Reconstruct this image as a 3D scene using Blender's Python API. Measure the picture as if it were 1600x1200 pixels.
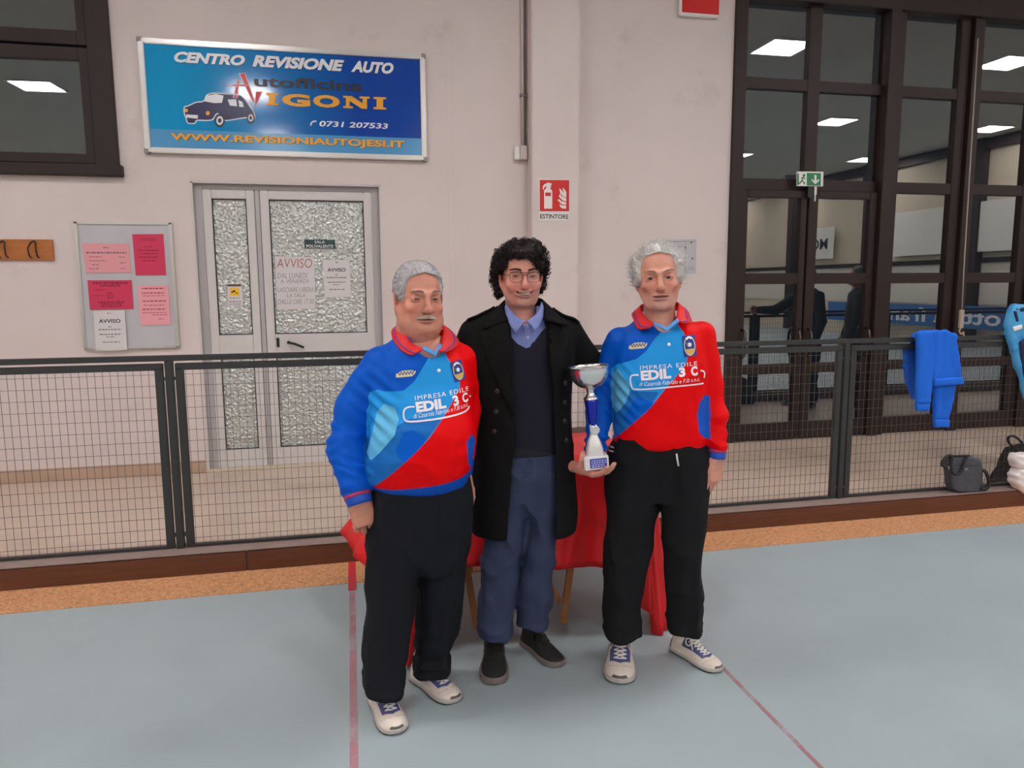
import bpy, bmesh, math, random
import numpy as np
from mathutils import Vector, Matrix
from mathutils.bvhtree import BVHTree

for o in list(bpy.data.objects):
    bpy.data.objects.remove(o)
SC = bpy.context.scene
COL = SC.collection
random.seed(7)
RNG = np.random.default_rng(7)

# ------------------------------------------------------------------ camera, light, exposure
FPX = 1152.2                      # focal length in pixels of the 1600 x 1200 frame
CAMZ = 1.55
yaw, pitch, roll = math.radians(12.301), math.radians(7.584), math.radians(-0.3655)
_f = np.array([math.sin(yaw) * math.cos(pitch), math.cos(yaw) * math.cos(pitch), -math.sin(pitch)])
_r = np.array([math.cos(yaw), -math.sin(yaw), 0.0])
_u = np.cross(_r, _f)
CR = math.cos(roll) * _r + math.sin(roll) * _u
CU = -math.sin(roll) * _r + math.cos(roll) * _u
CF = _f
cam_data = bpy.data.cameras.new('camera')
cam_data.sensor_width = 36.0
cam_data.lens = FPX / 1600 * 36
cam_data.clip_start = 0.05
cam = bpy.data.objects.new('camera', cam_data)
COL.objects.link(cam)
cam.matrix_world = Matrix(((CR[0], CU[0], -CF[0], 0), (CR[1], CU[1], -CF[1], 0), (CR[2], CU[2], -CF[2], CAMZ), (0, 0, 0, 1)))
SC.camera = cam
world = bpy.data.worlds.new('night')
SC.world = world
world.use_nodes = True
world.node_tree.nodes['Background'].inputs[0].default_value = (0.010, 0.012, 0.016, 1)
world.node_tree.nodes['Background'].inputs[1].default_value = 1.0
SC.view_settings.view_transform = 'Standard'
SC.view_settings.look = 'None'
SC.view_settings.gamma = 1.0
SC.view_settings.exposure = 0.0
SC.view_settings.use_curve_mapping = False
PANEL_POWER = 49.5               # radiance of the LED ceiling panels
PANEL_COLOR = (1.0, 0.965, 0.95)
HALL = dict(x0=-10.5, x1=15.2, y0=-17.0, z1=5.0)
PANEL_X = [6.32 + 3.95 * k for k in (-4, -3, -2, -1, 0, 1, 2)]
PANEL_Y = [2.95, -1.33, -5.5, -9.7, -13.9]
PANEL_S = 0.66
YW = 6.53                        # face of the end wall
YF = 4.235                       # plane of the fence
YK = 4.115                       # front of the wooden kerb

def ray(px, py):
    return (px - 800) / FPX * CR - (py - 600) / FPX * CU + CF
def at(px, py, Y):
    d = ray(px, py); t = Y / d[1]
    return Vector((d[0] * t, Y, CAMZ + d[2] * t))
def on_floor(px, py, z=0.0):
    d = ray(px, py); t = (z - CAMZ) / d[2]
    return Vector((d[0] * t, d[1] * t, z))
def W(px, py, off=0.0):
    return at(px, py, YW - off)

# ------------------------------------------------------------------ materials
MATS = {}
def lin(c):
    return tuple(((v / 255) / 12.92 if v <= 10 else (((v / 255) + 0.055) / 1.055) ** 2.4) for v in c)
def mat(name, rgb, rough=0.5, metal=0.0, spec=0.5, var=0.0, vscale=8.0, bump=0.0, bscale=40.0, stretch=(1, 1, 1), coat=0.0, sss=0.0, emit=0.0, sheen=0.0, col2=None, attr=None, layers=None, blotch=None):
    """procedural principled material; rgb is 0-255 sRGB. attr = vertex colour layer; layers = [(attribute, rgb)]"""
    if name in MATS:
        return MATS[name]
    m = bpy.data.materials.new(name); m.use_nodes = True
    nt = m.node_tree; N = nt.nodes; L = nt.links
    b = N['Principled BSDF']
    c = lin(rgb)
    b.inputs['Roughness'].default_value = rough
    b.inputs['Metallic'].default_value = metal
    b.inputs['Specular IOR Level'].default_value = spec
    b.inputs['Coat Weight'].default_value = coat
    b.inputs['Sheen Weight'].default_value = sheen
    if sss:
        b.inputs['Subsurface Weight'].default_value = sss
        b.inputs['Subsurface Radius'].default_value = (1.0, 0.35, 0.2)
        b.inputs['Subsurface Scale'].default_value = 0.008
    if emit:
        b.inputs['Emission Color'].default_value = (*c, 1); b.inputs['Emission Strength'].default_value = emit
    tc = N.new('ShaderNodeTexCoord'); mp = N.new('ShaderNodeMapping')
    mp.inputs['Scale'].default_value = stretch
    L.new(tc.outputs['Object'], mp.inputs['Vector'])
    cur = None
    if attr:
        a = N.new('ShaderNodeAttribute'); a.attribute_name = attr; cur = a.outputs['Color']
    else:
        rg = N.new('ShaderNodeRGB'); rg.outputs[0].default_value = (*c, 1); cur = rg.outputs[0]
    def mix(fac, A, B):
        mx = N.new('ShaderNodeMix'); mx.data_type = 'RGBA'
        if hasattr(fac, 'links') or hasattr(fac, 'is_linked'): L.new(fac, mx.inputs[0])
        else: mx.inputs[0].default_value = fac
        L.new(A, mx.inputs[6])
        if isinstance(B, tuple): mx.inputs[7].default_value = (*B, 1)
        else: L.new(B, mx.inputs[7])
        return mx.outputs[2]
    if layers:
        for an, rgb2 in layers:
            a = N.new('ShaderNodeAttribute'); a.attribute_name = an
            g = N.new('ShaderNodeMath'); g.operation = 'GREATER_THAN'; g.inputs[1].default_value = 0.0
            L.new(a.outputs['Fac'], g.inputs[0])
            cur = mix(g.outputs[0], cur, lin(rgb2))
    if var or col2:
        n = N.new('ShaderNodeTexNoise'); n.inputs['Scale'].default_value = vscale; n.inputs['Detail'].default_value = 6
        L.new(mp.outputs[0], n.inputs['Vector'])
        if col2:
            rp = N.new('ShaderNodeMapRange'); rp.inputs[1].default_value = 0.4; rp.inputs[2].default_value = 0.62
            L.new(n.outputs['Fac'], rp.inputs[0])
            cur = mix(rp.outputs[0], cur, lin(col2))
        else:
            hs = N.new('ShaderNodeHueSaturation')
            mr = N.new('ShaderNodeMapRange'); mr.inputs[1].default_value = 0.25; mr.inputs[2].default_value = 0.75
            mr.inputs[3].default_value = 1 - var; mr.inputs[4].default_value = 1 + var
            L.new(n.outputs['Fac'], mr.inputs[0]); L.new(mr.outputs[0], hs.inputs['Value']); L.new(cur, hs.inputs['Color'])
            cur = hs.outputs[0]
    if blotch:
        brgb, bs, lo, hi, amt = blotch
        n = N.new('ShaderNodeTexNoise'); n.inputs['Scale'].default_value = bs; n.inputs['Detail'].default_value = 8; n.inputs['Roughness'].default_value = 0.65
        L.new(tc.outputs['Object'], n.inputs['Vector'])
        mr = N.new('ShaderNodeMapRange'); mr.inputs[1].default_value = lo; mr.inputs[2].default_value = hi; mr.inputs[4].default_value = amt
        L.new(n.outputs['Fac'], mr.inputs[0])
        cur = mix(mr.outputs[0], cur, lin(brgb))
    L.new(cur, b.inputs['Base Color'])
    if bump:
        n = N.new('ShaderNodeTexNoise'); n.inputs['Scale'].default_value = bscale; n.inputs['Detail'].default_value = 4
        L.new(mp.outputs[0], n.inputs['Vector'])
        bp = N.new('ShaderNodeBump'); bp.inputs['Strength'].default_value = bump; bp.inputs['Distance'].default_value = 0.01
        L.new(n.outputs['Fac'], bp.inputs['Height']); L.new(bp.outputs[0], b.inputs['Normal'])
    MATS[name] = m
    return m

def glass_mat(name, tint, refl, rough=0.0):
    """window pane: a mirror-like share of the light, the rest lets the night through"""
    m = bpy.data.materials.new(name); m.use_nodes = True
    N = m.node_tree.nodes; L = m.node_tree.links
    N.clear()
    out = N.new('ShaderNodeOutputMaterial'); mx = N.new('ShaderNodeMixShader'); gl = N.new('ShaderNodeBsdfGlossy'); tr = N.new('ShaderNodeBsdfTransparent')
    gl.inputs['Roughness'].default_value = rough; gl.inputs['Color'].default_value = (1, 1, 1, 1)
    tr.inputs['Color'].default_value = (*tint, 1)
    mx.inputs[0].default_value = refl
    L.new(tr.outputs[0], mx.inputs[1]); L.new(gl.outputs[0], mx.inputs[2]); L.new(mx.outputs[0], out.inputs[0])
    MATS[name] = m
    return m

# ------------------------------------------------------------------ mesh helpers
def link(name, me, material=None, parent=None, smooth=False):
    o = bpy.data.objects.new(name, me); COL.objects.link(o)
    if material is not None:
        for mm in (material if isinstance(material, (list, tuple)) else [material]): me.materials.append(mm)
    if parent is not None: o.parent = parent
    if smooth and len(me.polygons):
        me.polygons.foreach_set('use_smooth', [True] * len(me.polygons))
    return o
def pyd(name, V, F, material=None, parent=None, smooth=False):
    me = bpy.data.meshes.new(name); me.from_pydata([tuple(v) for v in V], [], [tuple(f) for f in F]); me.update()
    return link(name, me, material, parent, smooth)
def tag(o, label, cat, group=None, kind=None):
    o['label'] = label; o['category'] = cat
    if group: o['group'] = group
    if kind: o['kind'] = kind
    return o
def struct(o):
    o['kind'] = 'structure'; return o
def empty(name, loc, label=None, cat=None, group=None, rz=0.0):
    o = bpy.data.objects.new(name, None); COL.objects.link(o); o.location = loc; o.rotation_euler = (0, 0, rz)
    o.empty_display_size = 0.1
    if label: tag(o, label, cat, group)
    return o
class MB:
    def __init__(s): s.V = []; s.F = []
    def add(s, V, F):
        n = len(s.V); s.V += [tuple(v) for v in V]; s.F += [tuple(i + n for i in f) for f in F]; return s
    def box(s, x0, x1, y0, y1, z0, z1):
        V = [(x, y, z) for x in (x0, x1) for y in (y0, y1) for z in (z0, z1)]
        return s.add(V, [(0, 1, 3, 2), (4, 6, 7, 5), (0, 4, 5, 1), (2, 3, 7, 6), (0, 2, 6, 4), (1, 5, 7, 3)])
    def bbox(s, x0, x1, y0, y1, z0, z1, b=0.004):
        bm = bmesh.new(); bmesh.ops.create_cube(bm, size=1)
        for v in bm.verts: v.co = Vector(((x0 + x1) / 2 + v.co.x * (x1 - x0), (y0 + y1) / 2 + v.co.y * (y1 - y0), (z0 + z1) / 2 + v.co.z * (z1 - z0)))
        bmesh.ops.bevel(bm, geom=list(bm.edges), offset=b, segments=2, affect='EDGES')
        bm.verts.index_update()
        s.add([v.co[:] for v in bm.verts], [[v.index for v in f.verts] for f in bm.faces]); bm.free(); return s
    def tube(s, pts, r, n=8, cap=True):
        P = [Vector(p) for p in pts]; m = len(P)
        rr = r if isinstance(r, (list, tuple)) else [r] * m
        up = None; rings = []
        for i in range(m):
            t = (P[min(i + 1, m - 1)] - P[max(i - 1, 0)]).normalized()
            if up is None:
                up = Vector((0, 0, 1)) if abs(t.z) < 0.9 else Vector((1, 0, 0))
            a = t.cross(up).normalized(); up = a.cross(t).normalized()
            rings.append([P[i] + (a * math.cos(2 * math.pi * k / n) + up * math.sin(2 * math.pi * k / n)) * rr[i] for k in range(n)])
        V = [v for rg in rings for v in rg]; F = []
        for i in range(m - 1):
            for k in range(n):
                F.append((i * n + k, i * n + (k + 1) % n, (i + 1) * n + (k + 1) % n, (i + 1) * n + k))
        if cap: F += [tuple(range(n))[::-1], tuple((m - 1) * n + k for k in range(n))]
        return s.add(V, F)
    def lathe(s, prof, n=32, c=(0, 0, 0)):
        V = []; F = []
        for r, z in prof:
            for k in range(n): V.append((c[0] + r * math.cos(2 * math.pi * k / n), c[1] + r * math.sin(2 * math.pi * k / n), c[2] + z))
        for i in range(len(prof) - 1):
            for k in range(n): F.append((i * n + k, i * n + (k + 1) % n, (i + 1) * n + (k + 1) % n, (i + 1) * n + k))
        if prof[0][0] > 1e-6: F.append(tuple(range(n))[::-1])
        if prof[-1][0] > 1e-6: F.append(tuple((len(prof) - 1) * n + k for k in range(n)))
        return s.add(V, F)
    def build(s, name, material=None, parent=None, smooth=False):
        return pyd(name, s.V, s.F, material, parent, smooth)
def box(name, x0, x1, y0, y1, z0, z1, material, parent=None, b=0.0):
    m = MB()
    (m.bbox(x0, x1, y0, y1, z0, z1, b) if b else m.box(x0, x1, y0, y1, z0, z1))
    return m.build(name, material, parent)
def catmull(pts, n=8, closed=False):
    P = [np.array(p, float) for p in pts]; out = []; m = len(P)
    for i in range(m if closed else m - 1):
        p0 = P[(i - 1) % m] if (closed or i > 0) else P[0]; p1 = P[i]; p2 = P[(i + 1) % m]; p3 = P[(i + 2) % m] if (closed or i + 2 < m) else P[m - 1]
        for k in range(n):
            t = k / n
            out.append(0.5 * ((2 * p1) + (-p0 + p2) * t + (2 * p0 - 5 * p1 + 4 * p2 - p3) * t * t + (-p0 + 3 * p1 - 3 * p2 + p3) * t ** 3))
    if not closed: out.append(P[-1])
    return out

# ------------------------------------------------------------------ flat lettering and shapes (2D meshes)
_text_cache = {}
def text2d(s, bold=0.0, shear=0.0, spacing=1.0):
    key = (s, bold, shear, spacing)
    if key not in _text_cache:
        cu = bpy.data.curves.new('lettering', 'FONT'); cu.body = s; cu.size = 1.0; cu.offset = bold; cu.shear = shear; cu.space_character = spacing
        cu.resolution_u = 3; cu.align_x = 'LEFT'; cu.fill_mode = 'FRONT'
        ob = bpy.data.objects.new('lettering', cu)
        me = bpy.data.meshes.new_from_object(ob)
        V = np.array([v.co[:2] for v in me.vertices]); F = [list(p.vertices) for p in me.polygons]
        bpy.data.objects.remove(ob); bpy.data.curves.remove(cu); bpy.data.meshes.remove(me)
        _text_cache[key] = (V, F)
    V, F = _text_cache[key]
    return V.copy(), F
def fit(V, x0, x1, z0, z1):
    lo = V.min(0); hi = V.max(0)
    return np.stack([x0 + (V[:, 0] - lo[0]) / (hi[0] - lo[0]) * (x1 - x0), z0 + (V[:, 1] - lo[1]) / (hi[1] - lo[1]) * (z1 - z0)], 1)
def text_fit(s, x0, x1, z0, z1, bold=0.0, shear=0.0, spacing=1.0):
    V, F = text2d(s, bold, shear, spacing)
    return fit(V, x0, x1, z0, z1), F
def flat(name, V2, F, Y, material, parent=None):
    """2D (x, z) mesh put on the plane y = Y, facing -Y"""
    return pyd(name, [(v[0], Y, v[1]) for v in V2], F, material, parent)
def poly_flat(name, pts, Y, material, parent=None):
    return flat(name, pts, [list(range(len(pts)))], Y, material, parent)
def sheet(name, x0, x1, z0, z1, Y, material, parent=None, t=0.0015):
    return box(name, x0, x1, Y - t, Y, z0, z1, material, parent)
def ellipse2(cx, cz, rx, rz, n=24, a0=0, a1=360):
    return [(cx + rx * math.cos(math.radians(a0 + (a1 - a0) * k / n)), cz + rz * math.sin(math.radians(a0 + (a1 - a0) * k / n))) for k in range(n + (0 if a1 - a0 == 360 else 1))]
def strip2(pts, w):
    P = [np.array(p, float) for p in pts]; V = []; F = []
    for i, p in enumerate(P):
        t = P[min(i + 1, len(P) - 1)] - P[max(i - 1, 0)]; t /= (np.linalg.norm(t) + 1e-9); nrm = np.array([-t[1], t[0]])
        V += [p + nrm * w / 2, p - nrm * w / 2]
    for i in range(len(P) - 1): F.append((2 * i, 2 * i + 1, 2 * i + 3, 2 * i + 2))
    return np.array(V), F

# ------------------------------------------------------------------ signed distance modelling
def vnoise(p, seed=0.0):
    p = np.asarray(p, float); i = np.floor(p); f = p - i; u = f * f * (3 - 2 * f)
    def hsh(dx, dy, dz):
        q = (i[:, 0] + dx) * 127.1 + (i[:, 1] + dy) * 311.7 + (i[:, 2] + dz) * 74.7 + seed * 19.19
        s = np.sin(q) * 43758.5453
        return (s - np.floor(s)) * 2 - 1
    r = 0
    for dx in (0, 1):
        for dy in (0, 1):
            for dz in (0, 1):
                w = (u[:, 0] if dx else 1 - u[:, 0]) * (u[:, 1] if dy else 1 - u[:, 1]) * (u[:, 2] if dz else 1 - u[:, 2])
                r = r + w * hsh(dx, dy, dz)
    return r
def fbm(p, seed=0.0, o=3):
    r = 0; a = 1.0; p = np.asarray(p, float)
    for k in range(o):
        r = r + a * vnoise(p * (2 ** k), seed + k * 3.3); a *= 0.5
    return r
def smin(a, b, k):
    if k <= 0: return np.minimum(a, b)
    h = np.clip(0.5 + 0.5 * (b - a) / k, 0, 1)
    return b + (a - b) * h - k * h * (1 - h)
def smax(a, b, k): return -smin(-a, -b, k)
class Prim:
    def __init__(s, fn, lo, hi): s.fn = fn; s.lo = np.array(lo, float); s.hi = np.array(hi, float)
    def __call__(s, P): return s.fn(P[:, 0], P[:, 1], P[:, 2])
def rcone(a, b, ra, rb, sy=1.0):
    a = np.array(a, float); b = np.array(b, float); ba = b - a; l2 = float(ba @ ba) + 1e-12
    def fn(x, y, z):
        dx, dy, dz = x - a[0], y - a[1], z - a[2]
        t = np.clip((dx * ba[0] + dy * ba[1] + dz * ba[2]) / l2, 0, 1)
        return np.sqrt((dx - t * ba[0]) ** 2 + ((dy - t * ba[1]) / sy) ** 2 + (dz - t * ba[2]) ** 2) - (ra + t * (rb - ra))
    r = max(ra, rb) * max(1, sy)
    return Prim(fn, np.minimum(a, b) - r, np.maximum(a, b) + r)
def ell(c, r, R=None):
    c = np.array(c, float); r = np.array(r, float)
    def fn(x, y, z):
        dx, dy, dz = x - c[0], y - c[1], z - c[2]
        if R is not None:
            dx, dy, dz = (R[0][0] * dx + R[1][0] * dy + R[2][0] * dz, R[0][1] * dx + R[1][1] * dy + R[2][1] * dz, R[0][2] * dx + R[1][2] * dy + R[2][2] * dz)
        k0 = np.sqrt((dx / r[0]) ** 2 + (dy / r[1]) ** 2 + (dz / r[2]) ** 2)
        k1 = np.sqrt((dx / r[0] ** 2) ** 2 + (dy / r[1] ** 2) ** 2 + (dz / r[2] ** 2) ** 2)
        return np.where(k0 < 1e-4, -r.min(), k0 * (k0 - 1) / np.maximum(k1, 1e-6))
    m = r.max() if R is not None else r
    return Prim(fn, c - m, c + m)
def rbox(c, hs, rad, R=None):
    c = np.array(c, float); hs = np.array(hs, float) - rad
    def fn(x, y, z):
        dx, dy, dz = x - c[0], y - c[1], z - c[2]
        if R is not None:
            dx, dy, dz = (R[0][0] * dx + R[1][0] * dy + R[2][0] * dz, R[0][1] * dx + R[1][1] * dy + R[2][1] * dz, R[0][2] * dx + R[1][2] * dy + R[2][2] * dz)
        qx, qy, qz = np.abs(dx) - hs[0], np.abs(dy) - hs[1], np.abs(dz) - hs[2]
        return np.sqrt(np.maximum(qx, 0) ** 2 + np.maximum(qy, 0) ** 2 + np.maximum(qz, 0) ** 2) + np.minimum(np.maximum(qx, np.maximum(qy, qz)), 0) - rad
    m = (np.linalg.norm(hs) + rad) * np.ones(3) if R is not None else hs + rad
    return Prim(fn, c - m, c + m)
def zloft(levels, n=2.2, grow=0.0, capr=0.01):
    """levels: (z, cx, rx, cy, ry_front, ry_back), any order; smooth interpolation along z"""
    lv = sorted(levels); zs = np.array([l[0] for l in lv]); A = np.array([l[1:] for l in lv], float)
    S = np.array(catmull(np.column_stack([zs, A]), 8))
    o = np.argsort(S[:, 0]); S = S[o]
    z0, z1 = zs[0] - grow, zs[-1] + grow
    def fn(x, y, z):
        g = lambda k: np.interp(z, S[:, 0], S[:, k])
        cx, rx, cy, rf, rb = g(1), g(2) + grow, g(3), g(4) + grow, g(5) + grow
        dx, dy = x - cx, y - cy
        ry = np.where(dy < 0, rf, rb)
        q = (np.abs(dx / rx) ** n + np.abs(dy / ry) ** n) ** (1 / n)
        r = np.sqrt(dx * dx + dy * dy)
        d = np.where(q > 1e-3, r * (1 - 1 / np.maximum(q, 1e-3)), -np.minimum(rx, ry))
        d = np.maximum(d, -np.minimum(rx, ry))
        return smax(d, np.maximum(z - z1, z0 - z), capr)
    mx = max((abs(l[1]) if False else 0) for l in lv)
    lo = (min(l[1] - l[2] for l in lv) - grow - .02, min(l[3] - l[4] for l in lv) - grow - .02, z0)
    hi = (max(l[1] + l[2] for l in lv) + grow + .02, max(l[3] + l[5] for l in lv) + grow + .02, z1)
    return Prim(fn, lo, hi)
class Grid:
    def __init__(s, lo, hi, h):
        s.lo = np.array(lo, float); s.h = h
        n = np.ceil((np.array(hi) - s.lo) / h).astype(int) + 1
        s.ax = [(s.lo[k] + h * np.arange(n[k])).astype(np.float32) for k in range(3)]
        s.F = np.full(n, 1.0, np.float32)
    def _sub(s, p, m):
        sl = []
        for k in range(3):
            a = int(np.clip(np.floor((p.lo[k] - m - s.lo[k]) / s.h), 0, len(s.ax[k]))); b = int(np.clip(np.ceil((p.hi[k] + m - s.lo[k]) / s.h) + 1, 0, len(s.ax[k])))
            if b <= a: return None, None
            sl.append(slice(a, b))
        v = (s.ax[0][sl[0]][:, None, None], s.ax[1][sl[1]][None, :, None], s.ax[2][sl[2]][None, None, :])
        return tuple(sl), v
    def add(s, p, k=0.0):
        sl, v = s._sub(p, k + 3 * s.h)
        if sl is not None: s.F[sl] = smin(s.F[sl], p.fn(*v).astype(np.float32), k)
        return s
    def cut(s, p, k=0.0):
        sl, v = s._sub(p, k + 3 * s.h)
        if sl is not None: s.F[sl] = smax(s.F[sl], -p.fn(*v).astype(np.float32), k)
        return s
    def half(s, fn, k=0.0):
        v = (s.ax[0][:, None, None], s.ax[1][None, :, None], s.ax[2][None, None, :])
        s.F = smax(s.F, np.broadcast_to(fn(*v), s.F.shape).astype(np.float32), k); return s
    def mesh(s):
        F = s.F; S = F < 0
        nx, ny, nz = F.shape
        c = np.zeros((nx - 1, ny - 1, nz - 1), np.uint8)
        offs = [(a, b, d) for a in (0, 1) for b in (0, 1) for d in (0, 1)]
        for a, b, d in offs: c += S[a:nx - 1 + a, b:ny - 1 + b, d:nz - 1 + d]
        act = (c > 0) & (c < 8); I = np.argwhere(act)
        vid = np.full(c.shape, -1, np.int64); vid[act] = np.arange(len(I))
        val = {o: F[I[:, 0] + o[0], I[:, 1] + o[1], I[:, 2] + o[2]] for o in offs}
        pos = np.zeros((len(I), 3)); cnt = np.zeros(len(I))
        for o in offs:
            for k in range(3):
                if o[k] == 0:
                    o2 = tuple(1 if j == k else o[j] for j in range(3))
                    va, vb = val[o], val[o2]; m = (va < 0) != (vb < 0)
                    t = np.clip(va / np.where(m, va - vb, 1), 0, 1); p = np.tile(np.array(o, float), (len(I), 1)); p[:, k] = t
                    pos[m] += p[m]; cnt[m] += 1
        V = s.lo + s.h * (I + pos / np.maximum(cnt, 1)[:, None])
        Q = []
        for k in range(3):
            a, b = (k + 1) % 3, (k + 2) % 3
            sl0 = [slice(None)] * 3; sl1 = [slice(None)] * 3; sl0[k] = slice(0, -1); sl1[k] = slice(1, None)
            s0, s1 = S[tuple(sl0)], S[tuple(sl1)]
            E = np.argwhere(s0 != s1)
            ok = (E[:, a] > 0) & (E[:, b] > 0) & (E[:, a] < F.shape[a] - 1) & (E[:, b] < F.shape[b] - 1)
            E = E[ok]; fl = s0[E[:, 0], E[:, 1], E[:, 2]]
            def cell(da, db):
                C = E.copy(); C[:, a] += da; C[:, b] += db; return vid[C[:, 0], C[:, 1], C[:, 2]]
            q = np.stack([cell(-1, -1), cell(0, -1), cell(0, 0), cell(-1, 0)], 1)
            q[~fl] = q[~fl][:, ::-1]; Q.append(q)
        Q = np.concatenate(Q); Q = Q[(Q >= 0).all(1)]
        return V, Q
def normals(V, Q):
    n = np.cross(V[Q[:, 2]] - V[Q[:, 0]], V[Q[:, 3]] - V[Q[:, 1]])
    N = np.zeros_like(V)
    for k in range(4): np.add.at(N, Q[:, k], n)
    return N / (np.linalg.norm(N, axis=1)[:, None] + 1e-12)
def relax(V, Q, it=1, w=0.5):
    for _ in range(it):
        A = np.zeros_like(V); c = np.zeros(len(V))
        for k in range(4):
            for j in ((k + 1) % 4, (k + 3) % 4):
                np.add.at(A, Q[:, k], V[Q[:, j]]); np.add.at(c, Q[:, k], 1)
        V = V * (1 - w) + w * A / np.maximum(c, 1)[:, None]
    return V
def fastmesh(name, V, Q, material=None, parent=None, smooth=True, attrs=None, color=None):
    me = bpy.data.meshes.new(name); me.vertices.add(len(V)); me.vertices.foreach_set('co', np.asarray(V, np.float32).ravel())
    Q = np.asarray(Q); k = Q.shape[1]
    me.loops.add(Q.size); me.loops.foreach_set('vertex_index', Q.astype(np.int32).ravel())
    me.polygons.add(len(Q)); me.polygons.foreach_set('loop_start', np.arange(0, Q.size, k, dtype=np.int32))
    me.polygons.foreach_set('use_smooth', np.full(len(Q), smooth))
    for an, av in (attrs or {}).items():
        me.attributes.new(an, 'FLOAT', 'POINT').data.foreach_set('value', np.asarray(av, np.float32))
    if color is not None:
        me.attributes.new('Col', 'FLOAT_COLOR', 'POINT').data.foreach_set('color', np.column_stack([color, np.ones(len(V))]).astype(np.float32).ravel())
    me.update(calc_edges=True); me.validate()
    return link(name, me, material, parent)
def poly_sdf(P, poly):
    """signed distance (positive inside) of 2D points to a polygon"""
    A = np.array(poly, float); d = np.full(len(P), 1e9); ins = np.zeros(len(P), bool)
    for i in range(len(A)):
        a, b = A[i], A[(i + 1) % len(A)]; e = b - a; w = P - a
        t = np.clip((w @ e) / (e @ e + 1e-12), 0, 1); d = np.minimum(d, np.linalg.norm(w - t[:, None] * e, axis=1))
        c = ((a[1] > P[:, 1]) != (b[1] > P[:, 1])) & (P[:, 0] < (b[0] - a[0]) * (P[:, 1] - a[1]) / (b[1] - a[1] + 1e-12) + a[0]); ins ^= c
    return np.where(ins, d, -d)
def refine(V2, F, maxlen):
    bm = bmesh.new(); vs = [bm.verts.new((v[0], v[1], 0)) for v in V2]
    for f in F:
        try: bm.faces.new([vs[i] for i in f])
        except ValueError: pass
    bmesh.ops.triangulate(bm, faces=list(bm.faces))
    for _ in range(5):
        es = [e for e in bm.edges if e.calc_length() > maxlen]
        if not es: break
        bmesh.ops.subdivide_edges(bm, edges=es, cuts=1, use_grid_fill=False)
        bmesh.ops.triangulate(bm, faces=[f for f in bm.faces if len(f.verts) > 3])
    bm.verts.index_update()
    V = np.array([v.co[:2] for v in bm.verts]); F = [[v.index for v in f.verts] for f in bm.faces]; bm.free()
    return V, F
def bvh_of(V, Q): return BVHTree.FromPolygons([tuple(v) for v in V], [tuple(int(i) for i in q) for q in Q])
def project(name, V2, F, bvh, off, material, parent, maxlen=0.012, y_start=-1.0):
    """lay a flat (x, z) shape onto a body's front surface"""
    V2, F = refine(V2, F, maxlen); out = []; ok = []
    for v in V2:
        h = bvh.ray_cast(Vector((v[0], y_start, v[1])), Vector((0, 1, 0)))
        if h[0] is None: out.append((v[0], 0, v[1])); ok.append(False)
        else: out.append(tuple(h[0] + Vector((0, -1, 0)) * off * 0.6 + (h[1] if h[1].y < 0 else -h[1]) * off * 0.6)); ok.append(True)
    F = [f for f in F if all(ok[i] for i in f) and max(out[i][1] for i in f) - min(out[i][1] for i in f) < 0.05]
    F2 = []
    for f in F:
        a, b, c = (Vector(out[i]) for i in f[:3])
        F2.append(f if (b - a).cross(c - a).y < 0 else f[::-1])
    return pyd(name, out, F2, material, parent, smooth=True)

# ------------------------------------------------------------------ the hall
M_wall = mat('wall_plaster', (214, 199, 197), rough=0.75, var=0.05, vscale=1.3, bump=0.08, bscale=60, blotch=((178, 163, 158), 2.2, 0.60, 0.80, 0.5))
M_wall2 = mat('beige_panel_wall', (205, 192, 172), rough=0.7, var=0.05, vscale=0.8)
M_ceil = mat('ceiling_paint', (188, 186, 178), rough=0.85, var=0.06, vscale=0.6)
M_court = mat('court_blue_resin', (156, 168, 173), rough=0.42, var=0.05, vscale=1.6, bump=0.03, bscale=150, blotch=((146, 155, 159), 0.9, 0.48, 0.75, 0.6))
M_pass = mat('beige_linoleum', (204, 182, 166), rough=0.32, var=0.05, vscale=1.1, blotch=((150, 122, 102), 0.8, 0.50, 0.72, 0.55))
M_cork = mat('cork_strip', (196, 140, 98), rough=0.8, bump=0.25, bscale=160, var=0.42, vscale=85, blotch=((146, 92, 58), 34.0, .52, .66, .6))
M_kerb = mat('varnished_kerb_wood', (92, 52, 33), rough=0.38, var=0.28, vscale=3, stretch=(1, 8, 22), blotch=((62, 30, 18), 5.0, 0.55, 0.8, 0.6))
M_kerbtop = mat('grey_painted_kerb_top', (142, 122, 116), rough=0.6, var=0.12, vscale=12)
M_brown = mat('dark_brown_aluminium', (46, 33, 31), rough=0.5, spec=.3, var=0.06, vscale=5)
M_base = mat('tan_baseboard', (178, 150, 131), rough=0.45, var=0.08, vscale=5)
M_redline = mat('red_court_line', (166, 118, 126), rough=0.6, var=0.15, vscale=14, blotch=((168, 166, 172), 5.0, 0.46, 0.66, 0.7))
M_redline2 = mat('worn_red_court_line', (150, 104, 110), rough=0.6, blotch=((158, 160, 164), 9.0, 0.45, 0.62, 0.8))
M_glass = glass_mat('night_window_glass', (0.75, 0.8, 0.78), 0.30)
M_alu = mat('white_painted_aluminium', (206, 199, 199), rough=0.4, var=0.02, vscale=4)
M_alud = mat('grey_aluminium_trim', (176, 170, 172), rough=0.4)
M_black = mat('black_plastic', (24, 24, 26), rough=0.4)
M_gasket = mat('black_rubber_gasket', (30, 28, 30), rough=0.7)
M_white = mat('white_plastic', (226, 222, 220), rough=0.45)
M_silver = mat('satin_aluminium', (205, 200, 198), rough=0.3, metal=0.7)

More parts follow.
